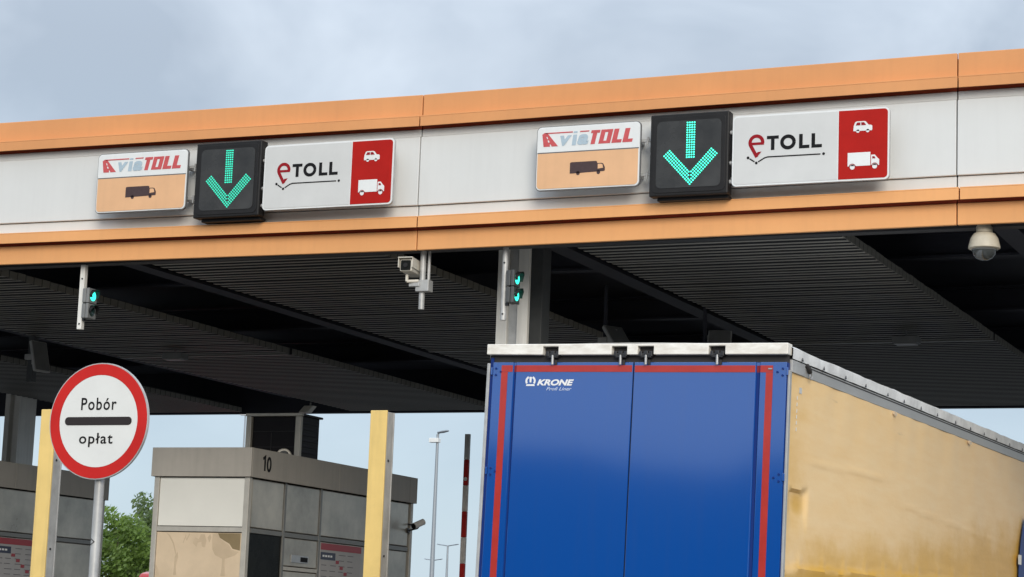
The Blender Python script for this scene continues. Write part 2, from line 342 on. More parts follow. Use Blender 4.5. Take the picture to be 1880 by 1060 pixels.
# ------------------------------------------------------------------ toll canopy
ZN = [(-32.3, .0), (-15.57, .015), (-10.0, -.016), (-4.43, .012), (1.14, .008), (12, .0)]
def dzx(x):
    for (a, za), (b, zb) in zip(ZN[:-1], ZN[1:]):
        if x <= b: return za+(zb-za)*max(0, min(1, (x-a)/(b-a)))
    return 0
bend = lambda x, y, z: (x, y, z+dzx(x))
can = wthing('toll_canopy', (-9.37, 21.1, 0)); tag(can, 'wide toll plaza canopy with orange and white fascia panels over the lanes', 'canopy')
JX = [-32.27, -26.7, -21.13, -15.57, -10.0, -4.43, 1.14, 6.7]
YF = 19.95
for x0, x1 in zip(JX[:-1], JX[1:]):
    a, b = x0+.006, x1-.006
    def panel(name, m, y, z0, z1, bev=.006, off=0.):
        MB().box(a+off, b+off, y, YF+.045, z0, z1).warp(bend).build(name, m, can, bevel=bev)
    def ledge(m, y, z0, z1, off):      # folded sheet, open underneath
        MB().box(a+off, b+off, y, y+.012, z0, z1-.0125).box(a+off, b+off, y, YF+.045, z1-.012, z1).warp(bend).build('orange_ledge', m, can, bevel=.003)
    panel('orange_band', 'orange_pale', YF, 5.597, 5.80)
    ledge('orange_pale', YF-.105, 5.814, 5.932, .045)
    MB().box(a, b, YF+.012, YF+.044, 5.804, 5.918).warp(bend).build('ledge_shade_strip', 'orange_shade', can)  # dark strip stands for the shadow line under the ledge
    panel('white_strip', 'white_clad', YF+.006, 5.937, 6.056)
    panel('white_panel', 'white_clad', YF-.02, 6.063, 6.783)
    panel('white_strip', 'white_clad', YF+.006, 6.789, 6.868)
    ledge('orange', YF-.12, 6.874, 6.985, .03)
    MB().box(a, b, YF+.012, YF+.044, 6.872, 6.972).warp(bend).build('ledge_shade_strip', 'orange_shade', can)  # same painted shadow line under the upper ledge
    panel('orange_panel', 'orange', YF, 6.99, 7.237)
X0, X1 = -32.25, 6.68
MB().box(X0, X1, YF+.05, YF+.15, 5.63, 7.2).warp(bend).build('fascia_backing', 'joint', can)
MB().box(X0, X1, YF+.16, 34.8, 7.0, 7.12).build('roof_slab', 'deck', can)
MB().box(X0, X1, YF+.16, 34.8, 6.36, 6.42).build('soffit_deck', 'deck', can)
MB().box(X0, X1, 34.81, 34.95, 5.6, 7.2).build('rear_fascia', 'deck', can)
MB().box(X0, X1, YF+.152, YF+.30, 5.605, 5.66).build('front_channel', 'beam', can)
for x in (X0-.06, X1+.01): MB().box(x, x+.05, YF+.06, 34.8, 5.6, 7.2).build('end_fascia', 'white_clad', can)
def ibeam(x0, x1, y0, y1, z0, z1, name, along):
    mb = MB()
    if along == 'Y':
        c = (x0+x1)/2; mb.box(x0, x1, y0, y1, z0, z0+.03).box(x0, x1, y0, y1, z1-.03, z1).box(c-.012, c+.012, y0, y1, z0+.03, z1-.03)
    else:
        c = (y0+y1)/2; mb.box(x0, x1, y0, y1, z0, z0+.03).box(x0, x1, y0, y1, z1-.03, z1).box(x0, x1, c-.012, c+.012, z0+.03, z1-.03)
    return mb.build(name, 'deck', can)
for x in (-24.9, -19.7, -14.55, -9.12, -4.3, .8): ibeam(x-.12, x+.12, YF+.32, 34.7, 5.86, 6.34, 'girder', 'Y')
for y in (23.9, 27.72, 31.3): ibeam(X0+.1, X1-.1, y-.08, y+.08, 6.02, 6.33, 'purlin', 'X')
# ceiling louvres: strips of narrow metal baffles running across the lane
PAN = [(-23.65, -20.75), (-18.5, -15.66), (-13.42, -10.53), (-8.36, -5.60), (-3.25, -.45)]
def shade_sides(me):      # upright sides coloured dark for the shade between blades; flange and ends lighter
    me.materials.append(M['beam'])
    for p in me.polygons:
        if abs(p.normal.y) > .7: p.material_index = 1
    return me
for px0, px1 in PAN:
    wdt = px1-px0
    fr = MB().box(px0+.25, px0+.29, 20.15, 34.6, 5.70, 5.76).box(px1-.29, px1-.25, 20.15, 34.6, 5.70, 5.76).build('louvre_carrier', 'beam', can)
    bar = MB().box(px0, px1, 27.28, 27.34, 5.585, 5.69).build('louvre_divider', 'booth_frame2', can, bevel=.004)
    bm_ = shade_sides(MB().box(px0, px1-.006, -.036, .036, 5.605, 5.69).box(px1-.005, px1, -.074, .074, 5.607, 5.69).mesh('blade', 'blade'))
    k = 0
    for i in range(45):
        o = bpy.data.objects.new('blade', bm_); C.objects.link(o); o.parent = fr; o.location = (0, 20.17+.16*i, random.uniform(-.004, .004))
    far = MB()
    for i in range(45): far.box(px0, px1-.006, 27.45+.16*i, 27.522+.16*i, 5.605, 5.69).box(px1-.005, px1, 27.412+.16*i, 27.56+.16*i, 5.607, 5.69)
    f = far.build('blade_run', 'blade', fr); shade_sides(f.data); f['kind'] = 'stuff'
# columns
def column(x0, x1, y0, y1, ztop, m='column'):
    w_ = (x1-x0)/3; d = .11
    pl = [(x0, y0), (x0+w_, y0), (x0+w_, y0+d), (x1-w_, y0+d), (x1-w_, y0), (x1, y0), (x1, y1), (x0, y1)]
    o = MB().extr(pl, (0, 0, .15), (1, 0, 0), (0, 1, 0), (0, 0, 1), ztop-.15).build('column', m, can, bevel=.006)
    MB().box(x0-.08, x1+.08, y0-.08, y1+.08, .15, .18).build('base_plate', 'galv', o)
    MB().box(x0-.03, x1+.03, y0-.03, y1+.03, ztop-.02, ztop+.03).build('cap_plate', 'beam', o)
cl_ = MB().box(-9.55, -9.427, 21.0, 21.06, .15, 5.83).box(-9.312, -9.19, 21.0, 21.06, .15, 5.83).build('column', 'column', can, bevel=.006)
MB().box(-9.426, -9.313, 21.035, 21.055, .15, 5.83).build('web', 'galv', cl_)  # greyer than the flanges: shade of the recess put into the colour
MB().box(-9.63, -9.11, 20.92, 21.14, .15, .18).build('base_plate', 'galv', cl_)
MB().box(-9.345, -9.20, 21.4, 21.62, .15, 5.85).build('column_shade_post', 'plastic_dark', can, bevel=.006)  # dark post added to stand for the column's shaded side
column(5.75, 6.11, 21.0, 21.3, 5.83); column(-24.85, -24.49, 21.0, 21.3, 5.83)
column(-24.05, -23.74, 32.0, 32.5, 5.83); column(-9.55, -9.19, 32.0, 32.3, 5.83); column(5.75, 6.11, 32.0, 32.3, 5.83)
# ceiling lamps
def lamp(x, y, z, label):
    t = wthing('ceiling_lamp', (x, y, z+.2)); tag(t, label, 'lamp', 'lamps under the canopy ceiling')
    MB().box(x-.16, x+.16, y-.10, y+.10, z, z+.09).build('housing', 'plastic_grey', t, bevel=.01)
    MB().box(x-.13, x+.13, y-.08, y+.08, z-.012, z-.002).build('diffuser', 'tree_lamp', t)
    MB().cyl((x, y, z+.09), (x, y, z+.2), .012).build('hanger', 'plastic_grey', t)
lamp(-6.5, 26.5, 5.45, 'small grey box lamp under the ceiling above the truck')
lamp(-17.1, 26.6, 5.45, 'small grey box lamp under the ceiling above the round sign')

# ------------------------------------------------------------------ signs on the fascia
def bracket(parent, x, z, y0, y1):
    MB().box(x-.02, x+.02, y0, y1, z-.018, z+.018).cyl((x, y0+.03, z-.04), (x, y0+.03, z+.04), .016, n=8).build('bracket', 'galv', parent)
ICON_TRUCK = [(0, 0), (0, .92), (.02, .98), (.05, 1.0), (.73, 1.0), (.77, .96), (.78, .80), (.90, .80), (.95, .74), (1.0, .42), (1.0, .12), (.97, .08)]
def via_sign(x, y, z, W_, H_, label):
    t = empty('toll_sign', (x, y, z)); tag(t, label, 'sign', 'peach and white lane signs')
    plate([rrect(0, W_, 0, H_, .05)], (0, 0, 0), FRONT, .022, 'sign_body', 'sign_rim', t)
    plate([rrect(.008, W_-.008, .008, H_-.008, .045)], (0, -.006, 0), FRONT, .005, 'rim', 'sign_white', t)
    dv = H_*.585
    plate([[(.018, dv+.006)]+[(a, b) for a, b in [(W_-.022, dv+.006)]]+[p for p in rrect(.018, W_-.022, dv, H_-.02, .04) if p[1] > dv+.1]], (0, -.010, 0), FRONT, .003, 'upper_face', 'sign_white', t)
    plate([[p for p in rrect(.018, W_-.022, .02, dv, .04) if p[1] < dv-.1]+[(W_-.022, dv-.006), (.018, dv-.006)]], (0, -.010, 0), FRONT, .003, 'lower_face', 'sign_peach', t)
    plate([[(.014, dv-.005), (W_-.016, dv-.005), (W_-.016, dv+.005), (.014, dv+.005)]], (0, -.0085, 0), FRONT, .002, 'divider_line', 'sign_rim', t)
    o = (0, -.0125, 0); T = .002
    P = lambda u, v: (u*W_, H_*(1-v))
    # road emblem
    e = plate([[P(.056, .125), P(.075, .105), P(.105, .105), P(.212, .318), P(.150, .318), P(.142, .285), P(.130, .285), P(.136, .318), P(.072, .318)]], o, FRONT, T, 'road_emblem', 'via_red', t)
    plate([[P(.098, .165), P(.106, .165), P(.116, .2), P(.105, .2)], [P(.110, .222), P(.122, .222), P(.130, .255), P(.117, .255)]], (0, -.015, 0), FRONT, T, 'lane_mark', 'sign_white', e)
    plate([[P(.075, .102), P(.352, .102), P(.352, .120), P(.10, .120)], [P(.425, .102), P(.512, .102), P(.508, .120), P(.42, .120)]], o, FRONT, T, 'red_line', 'via_red', t)
    lettering('v', o, FRONT, (.232*W_, .345*W_, H_*(1-.318), H_*(1-.16)), .001, 'letter', 'via_blue', t, bold=.04, shear=.25)
    plate([[P(.345, .318), P(.385, .318), P(.395, .155), P(.358, .155)], [P(.360, .130), P(.396, .130), P(.398, .102), P(.363, .102)]], o, FRONT, T, 'letter', 'via_blue', t)
    lettering('a', o, FRONT, (.398*W_, .508*W_, H_*(1-.318), H_*(1-.155)), .001, 'letter', 'via_blue', t, bold=.045, shear=.22)
    s_ = .028
    def it(u0, u1, v0, v1):  # italic block: u range, v range measured at the cap line
        k = lambda v: s_*(.318-v)/.21
        return [P(u0+k(v1), v1), P(u1+k(v1), v1), P(u1+k(v0), v0), P(u0+k(v0), v0)]
    plate([it(.505, .590, .104, .148), it(.525, .565, .149, .318)], o, FRONT, T, 'letter', 'via_red', t)
    plate([it(.600, .642, .104, .318), it(.670, .712, .104, .318), it(.6425, .6695, .104, .145), it(.6425, .6695, .277, .318)], o, FRONT, T, 'letter', 'via_red', t)
    for u in (.724, .828):
        plate([it(u, u+.046, .104, .318), it(u+.0465, u+.092, .268, .318)], o, FRONT, T, 'letter', 'via_red', t)
    a0, b0, aw, bh = .335*W_, H_*(1-.755), .335*W_, H_*.175
    ic = plate([[(a0+p*aw, b0+q*bh) for p, q in ICON_TRUCK]]+[disc(a0+q*aw, b0, bh*.17, 14) for q in (.235, .82)], o, FRONT, T, 'lorry_symbol', 'brown_ink', t)
    plate([[(a0+p*aw, b0+q*bh) for p, q in ((.80, .72), (.89, .72), (.93, .66), (.955, .36), (.80, .30))]], (0, -.015, 0), FRONT, T, 'cab_window', 'sign_peach', ic)
    for bz in (H_*.2, H_*.72):
        bracket(t, W_-.06, bz, .023, .22); bracket(t, .1, bz, .023, .22)
        MB().box(W_-.06, W_+.16, .07, .095, bz-.014, bz+.014).cyl((W_+.04, .07, bz-.05), (W_+.055, .06, bz+.03), .011, n=8).build('side_clamp', 'galv', t)
    return t
via_sign(-13.807, 19.70, 6.078, 1.155, .665, 'peach and white viaTOLL lorry sign left of the left green arrow')
via_sign(-8.587, 19.70, 6.074, 1.108, .655, 'peach and white viaTOLL lorry sign left of the right green arrow')

def etoll_sign(x, y, z, W_, H_, label):
    t = empty('toll_sign', (x, y, z)); tag(t, label, 'sign', 'white and red lane signs')
    plate([rrect(0, W_, 0, H_, .045)], (0, 0, 0), FRONT, .03, 'sign_body', 'galv', t)
    plate([rrect(.002, W_-.002, .002, H_-.002, .045)], (0, -.005, 0), FRONT, .004, 'rim', 'sign_white', t)
    dv = .675*W_
    plate([[(dv, .02), (dv, H_-.02)]+[p for p in rrect(.018, W_, .02, H_-.02, .032) if p[0] < .1]], (0, -.0085, 0), FRONT, .003, 'grey_face', 'sign_grey', t)
    rf = plate([[(.683*W_, H_-.018), (.683*W_, .018)]+[p for p in rrect(.3, W_-.018, .018, H_-.018, .035) if p[0] > W_*.8][-6:]+[p for p in rrect(.3, W_-.018, .018, H_-.018, .035) if p[0] > W_*.8][:6]], (0, -.0085, 0), FRONT, .003, 'red_face', 'sign_red', t)
    o = (0, -.011, 0); T = .002
    P = lambda u, v: (u*W_, H_*(1-v))
    # logo: pin shaped e
    ex, ey, er = .158*W_, H_*(1-.395), .041*W_
    plate([stroke(arc(ex, ey, er, -8, 205, 26)+[P(.163, .60)], .033)], o, FRONT, T, 'letter', 'e_red', t)
    plate([[(ex-er, ey-.024), (ex+er+.013, ey-.024), (ex+er+.013, ey+.001), (ex-er, ey+.001)]], (0, -.0115, 0), FRONT, T, 'letter', 'e_red', t)
    plate([[P(.163, .605), P(.158, .548), P(.168, .530), P(.192, .525)]], (0, -.0112, 0), FRONT, T, 'pin_tip', 'e_red', t)
    v0, v1 = .312, .512
    k = .0225
    plate([[P(.226, v0), P(.302, v0), P(.302, v0+.045), P(.226, v0+.045)]], o, FRONT, T, 'letter', 'ink', t)
    plate([[P(.264-k/2, v0+.046), P(.264+k/2, v0+.046), P(.264+k/2, v1), P(.264-k/2, v1)]], o, FRONT, T, 'letter_stem', 'ink', t)
    rc = H_*(v1-v0)/2-.0135
    plate([stroke(arc(.362*W_, H_*(1-(v0+v1)/2), rc*1.06, 0, 359.5, 40, rz=rc), .034)], o, FRONT, T, 'letter', 'ink', t)
    for u in (.433, .512):
        plate([[P(u, v0), P(u+k, v0), P(u+k, v1-.045), P(u+.066, v1-.045), P(u+.066, v1), P(u, v1)]], o, FRONT, T, 'letter', 'ink', t)
    plate([stroke([P(.116, .618), P(.148, .664)], .012), stroke([P(.172, .668), P(.212, .618), P(.232, .606), P(.57, .606)], .012)], o, FRONT, T, 'route_line', 'ink', t)
    plate([disc(*P(.106, .604), .0135, 14), disc(*P(.160, .682), .0135, 14), disc(*P(.590, .604), .0135, 14)], o, FRONT, T, 'route_dot', 'ink', t)
    # car symbol
    cx, cz, cw, ch = .775*W_, H_*(1-.325), .118*W_, H_*.14
    pc = [(0, .05), (.02, .55), (.10, .93), (.18, 1), (.58, 1), (.66, .95), (.80, .62), (.95, .58), (1, .48), (1, .12), (.97, .05)]
    c = plate([[(cx+a*cw, cz+b*ch) for a, b in pc]]+[disc(cx+a*cw, cz+.03*ch, .016, 14) for a in (.24, .76)], o, FRONT, T, 'car_symbol', 'sign_white', t)
    plate([[(cx+a*cw, cz+b*ch) for a, b in q] for q in ([(.13, .6), (.20, .88), (.37, .88), (.37, .6)], [(.42, .6), (.42, .88), (.57, .88), (.68, .6)])], (0, -.0135, 0), FRONT, T, 'window', 'e_red', c)
    lx, lz, lw, lh = .742*W_, H_*(1-.80), .196*W_, H_*.185
    pl = [[(0, 0), (0, 1), (.72, 1), (.72, 0)], [(.745, 0), (.745, .78), (.86, .78), (.93, .58), (1, .42), (1, 0)]]
    c = plate([[(lx+a*lw, lz+b*lh) for a, b in q] for q in pl]+[disc(lx+a*lw, lz-.01, .023, 16) for a in (.15, .86)], o, FRONT, T, 'lorry_symbol', 'sign_white', t)
    plate([[(lx+a*lw, lz+b*lh) for a, b in ((.785, .50), (.785, .66), (.85, .66), (.885, .50))]]+[stroke(arc(lx+a*lw, lz-.01, .030, 5, 175, 14), .007) for a in (.15, .86)], (0, -.0135, 0), FRONT, T, 'cab_window', 'e_red', c)
    for bz in (H_*.2, H_*.8):
        for bx in (.12, W_/2, W_-.14): bracket(t, bx, bz, .031, .22)
    for bz in (.06, H_*.35, H_*.78): MB().cyl((-.03, .03, bz), (.02, .03, bz), .02, n=10).build('clamp_bolt', 'galv', t)
    return t
etoll_sign(-11.707, 19.70, 6.020, 1.530, .698, 'white and red eTOLL sign right of the left green arrow')
etoll_sign(-6.540, 19.70, 6.018, 1.534, .695, 'white and red eTOLL sign right of the right green arrow')

def arrow_sign(x, y, z, label, em):
    W_, H_ = .802, .812
    t = empty('lane_signal', (x, y, z)); tag(t, label, 'lane signal', 'green arrow lane signals')
    MB().box(0, W_, 0, .13, 0, H_).build('housing', 'black_box', t, bevel=.012)
    plate([rrect(.03, W_-.03, .03, H_-.03, .05)], (0, -.006, 0), FRONT, .008, 'front_frame', 'black_box', t, bevel=.003)
    plate([rrect(.072, W_-.072, .075, H_-.075, .05)], (0, -.010, 0), FRONT, .006, 'screen', 'led_panel', t)
    pts = []
    cx = W_*.525
    for i in range(4):
        for j in range(15): pts.append((cx-.036+.024*i, .37+.0245*j))
    tip = Vector((cx, .105))
    for sgn in (-1, 1):
        d = Vector((sgn*.68, .733)).normalized(); n_ = Vector((-sgn*d.y, abs(d.x)))
        for i in range(4):
            for j in range(17):
                q = tip+d*(.0245*j)+n_*(.0245*i)
                if (q.x-cx)*sgn < (-.002 if sgn > 0 else .010): continue
                pts.append((q.x, q.y))
    mb = MB()
    for a, b in pts: mb.extr(disc(a, b, .0078, 8), (0, -.016, 0), *FRONT, .006)
    o = mb.build('led_dots', em, t); o['kind'] = 'stuff'
    MB().box(.06, W_-.02, .08, .20, -.030, -.002).build('mount_tray', 'black_box', t)
    for bz in (.15, H_-.2): MB().box(W_+.002, W_+.025, .08, .20, bz-.02, bz+.02).build('hinge', 'galv', t)
    MB().box(.12, .16, .131, .255, .14, H_-.1).box(W_-.16, W_-.12, .131, .255, .14, H_-.1).build('bracket', 'galv', t)
    return t
arrow_sign(-12.536, 19.67, 5.968, 'black lane signal with dimmer green down arrow, left of the pair', 'led_dim')
arrow_sign(-7.371, 19.67, 5.956, 'black lane signal with brighter green down arrow, above the truck', 'led')

# ------------------------------------------------------------------ things hung under the canopy edge
def signal(x, y, ztop, zbot, both, label):
    t = wthing('traffic_light', (x, y, ztop)); tag(t, label, 'traffic light', 'small green traffic lights under the canopy')
    if both: MB().cyl((x, y, zbot), (x, y, ztop), .031, n=16).build('hanging_pole', 'galv', t, smooth=True)
    else: MB().box(x-.030, x+.030, y-.030, y+.030, zbot, ztop).build('hanging_pole', 'column', t, bevel=.006)
    p = t.children[0]
    for z in (zbot+.06, ztop-.16): MB().cyl((x+.004, y-.037, z), (x+.004, y-.025, z), .010, n=10).build('bolt', 'lock', p)
    zc = ztop-.41 if both else ztop-.44
    for k, z in enumerate((zc+.086, zc-.086)):
        h = MB().box(x+.050, x+.095, y-.075, y+.075, z-.080, z+.080).box(x+.102, x+.140, y-.08, y+.08, z-.083, z+.083).build('lamp_housing', 'plastic_dark' if both else 'plastic_grey', t, bevel=.008)
        on = both or k == 0
        MB().lathe([(.0, .150), (.03, .1485), (.05, .144), (.057, .140)], (x, y, z), (1, 0, 0), 20).build('lens', 'lens_on' if on else 'lens_off', h, smooth=True)
        v = MB()
        n = 14
        for i in range(n):
            a0, a1 = R(-20+220*i/n), R(-20+220*(i+1)/n)
            q = []
            for a, l_ in ((a0, 0), (a1, 0), (a1, 1), (a0, 1)):
                ln = .145+l_*(.03+.03*max(0, math.sin((a0 if a == a0 else a1)))); q.append((x+ln, y+.066*math.cos(a), z+.066*math.sin(a)))
            v.poly(q)
        vo = v.build('visor', 'black_box', h); sm = vo.modifiers.new('thick', 'SOLIDIFY'); sm.thickness = .005
    MB().box(x+.02, x+.052, y-.02, y+.02, zc+.14, zc+.17).box(x+.02, x+.052, y-.02, y+.02, zc-.19, zc-.16).build('clamp', 'lock', t)
    return t
signal(-14.19, 20.12, 5.60, 4.875, False, 'two lamp traffic light with only its upper green lit, on white bar')
signal(-9.07, 20.12, 5.60, 4.855, True, 'two lamp traffic light with both greens lit, beside the pale column')

t = wthing('security_camera', (-10.0, 20.12, 5.6)); tag(t, 'box security camera on hanging pole between the two traffic lights', 'camera')
x, y = -10.0, 20.12
MB().cyl((x, y, 4.99), (x, y, 5.6), .031, n=16).build('hanging_pole', 'galv', t, smooth=True)
MB().cyl((x+.055, y+.03, 5.30), (x+.055, y+.03, 5.6), .017, n=12).build('cable_conduit', 'galv', t, smooth=True)
MB().box(x-.05, x+.10, y-.06, y+.05, 5.17, 5.29).box(x-.12, x+.0, y-.075, y-.06, 5.22, 5.26).build('pole_clamp', 'galv', t, bevel=.006)
MB().tube([(x-.02, y-.05, 5.28), (x-.13, y-.10, 5.27), (x-.13, y-.10, 5.34)], .017, 10).build('arm', 'cam_white', t, smooth=True)
h = empty('camera_housing', (x-.115, y-.10, 5.42), (R(-3), 0, R(5))); h.scale = (1.22, 1.15, 1.22); h.parent = t; h.matrix_parent_inverse = Matrix.Translation(-Vector((x, y, 5.6)))
def part(mb, name, m, par, **k): return mb.build(name, m, par, **k)
hb = MB().box(-.055, .055, -.07, .19, -.05, .055).build('body', 'cam_white', h, bevel=.012)
hs_ = MB().box(-.066, .066, -.10, .18, .060, .068).box(-.066, -.060, -.09, .17, -.02, .060).box(.060, .066, -.09, .17, -.02, .060).build('sun_shield', 'cam_white', h, bevel=.002)
MB().extr(rrect(-.045, .045, -.042, .044, .01), (0, -.074, 0), *FRONT, .004).build('front_window', 'glass_dark', h)
MB().lathe([(0, 0), (.02, 0), (.02, .006)], (0, -.084, 0), (0, 1, 0), 16).build('lens', 'black_box', h)

t = wthing('dome_camera', (-4.21, 20.12, 5.62)); tag(t, 'cream dome security camera under the canopy edge above the trailer', 'camera')
x, y = -4.21, 20.12
MB().lathe([(.075, 5.56), (.075, 5.61), (.06, 5.64)], (x, y, 0)).build('ceiling_mount', 'dome_cream', t, smooth=True)
MB().lathe([(.055, 5.565), (.10, 5.545), (.128, 5.50), (.142, 5.44), (.146, 5.425), (.146, 5.408), (.13, 5.400)], (x, y, 0), n=32).build('shell', 'dome_cream', t, smooth=True)
MB().lathe([(.112, 5.402), (.112, 5.385), (.098, 5.345), (.07, 5.315), (.035, 5.300), (0, 5.297)], (x, y, 0), n=28).build('dome', 'dome_glass', t, smooth=True)
MB().lathe([(.118, 5.398), (.122, 5.392), (.116, 5.386)], (x, y, 0), n=28, ring=True).build('ring', 'plastic_grey', t, smooth=True)

def antenna(x, y, z, yaw_, tilt, label, pole):
    t = empty('toll_antenna', (x, y, 5.9)); tag(t, label, 'antenna', 'toll antennas under the canopy'); dz = z-5.9
    MB().box(-.05 if pole else -.02, .05 if pole else .02, .10, .20 if pole else .14, dz-.33 if pole else dz-.05, 0.).build('hanging_pole', 'plastic_dark' if pole else 'deck', t, bevel=.008)
    b = MB().box(.05, .17, .06, .14, dz-.10, dz+.14).box(-.07, .05, .055, .10, dz-.03, dz+.05).build('bracket', 'galv', t, bevel=.01)
    q = MB().box(-.14, .14, -.02, .03, -.22, .22).build('antenna_panel', 'galv', t, bevel=.008)
    q.location = (.22, .02, dz); q.rotation_euler = (R(tilt), 0, R(yaw_))
    r = MB().extr(rrect(-.125, .125, -.205, .205, .02), (0, -.026, 0), *FRONT, .005).build('cover', 'plastic_grey', q)
    return t
antenna(-18.50, 25.0, 5.30, 78, -16, 'grey tilted toll antenna hung behind the round sign, leftmost of three', True)
antenna(-9.58, 24.1, 5.22, 60, -40, 'grey tilted toll antenna just above the truck, near the column', False)
antenna(-8.5, 24.6, 5.20, 15, -30, 'grey tilted toll antenna just above the truck, farther from the column', False)

# ------------------------------------------------------------------ round road sign
sx, sy, sz, sr = -9.855, 14.30, 3.215, .452
t = wthing('road_sign', (sx, sy, .15)); tag(t, 'round red and white toll sign with black bar and lettering on steel post', 'sign')
MB().cyl((sx, sy+.07, .15), (sx, sy+.07, 3.5), .0375, n=18).build('post', 'galv', t, smooth=True)
p = t.children[0]
plate([stroke([(-.02, 2.31), (.012, 2.285), (-.02, 2.262)], .006)], (sx, sy+.03, 0), FRONT, .003, 'sticker', 'lock', t)
pl = plate([disc(sx, sz, sr, 64)], (0, sy, 0), FRONT, .014, 'plate', 'galv', t)
MB().lathe([(sr-.012, -.004), (sr+.002, -.004), (sr+.004, .016), (sr-.012, .016)], (sx, sy, sz), (0, 1, 0), 64, True).build('rim', 'galv', t, smooth=True)
MB().lathe([(sr*.797, -.006), (sr*.987, -.006), (sr*.987, -.002), (sr*.797, -.002)], (sx, sy, sz), (0, 1, 0), 64, True).build('red_ring', 'road_red', t)
for a in (.0,):
    plate([disc(sx, sz, sr*.794, 64)], (0, sy-.005, 0), FRONT, .004, 'white_face', 'road_white', t)
plate([rrect(sx-.308, sx+.308, sz-.032, sz+.032, .031)], (0, sy-.008, 0), FRONT, .002, 'black_bar', 'bar_black', t)
plate([rrect(sx-.308+.006, sx+.308-.006, sz-.026, sz+.026, .025)], (0, sy-.0095, 0), FRONT, .001, 'bar_centre', 'bar_black', t)
lettering('Pobór', (sx, sy-.005, 0), FRONT, (-.166, .160, sz+.085, sz+.182), .002, 'letters', 'ink', t, bold=.014, space=1.15)
lettering('opłat', (sx, sy-.005, 0), FRONT, (-.165, .145, sz-.203, sz-.092), .002, 'letters', 'ink', t, bold=.014, space=1.15)
MB().box(sx-.09, sx+.09, sy+.018, sy+.034, sz+.15, sz+.19).box(sx-.09, sx+.09, sy+.018, sy+.034, sz-.19, sz-.15).build('clamp', 'galv', t)

# ------------------------------------------------------------------ yellow posts at the lane edges
def ypost(x, label, top):
    y = 18.6
    t = wthing('height_post', (x, y, .15)); tag(t, label, 'post', 'yellow steel posts at the lane edges')
    MB().box(x-.088, x+.088, y, y+.022, .15, top).build('yellow_flange', 'yellow', t, bevel=.005)
    MB().box(x-.006, x+.012, y+.023, y+.15, .15, top-.03).box(x-.088, x+.088, y+.151, y+.17, .15, top-.01).box(x+.055, x+.086, y+.023, y+.150, .15, top-.012).build('steel_channel', 'galv', t, bevel=.003)
    MB().box(x-.16, x+.16, y-.06, y+.22, .15, .17).build('base_plate', 'galv', t)
    for i, z in enumerate((1.2, 2.4, 3.3)): MB().cyl((x+.085, y+.07, z), (x+.093, y+.07, z), .012, n=8).build('bolt', 'lock', t)
ypost(-9.645, 'yellow steel post standing before the booth marked 10', 3.775)
ypost(-13.435, 'yellow steel post partly hidden behind the round sign', 3.815)

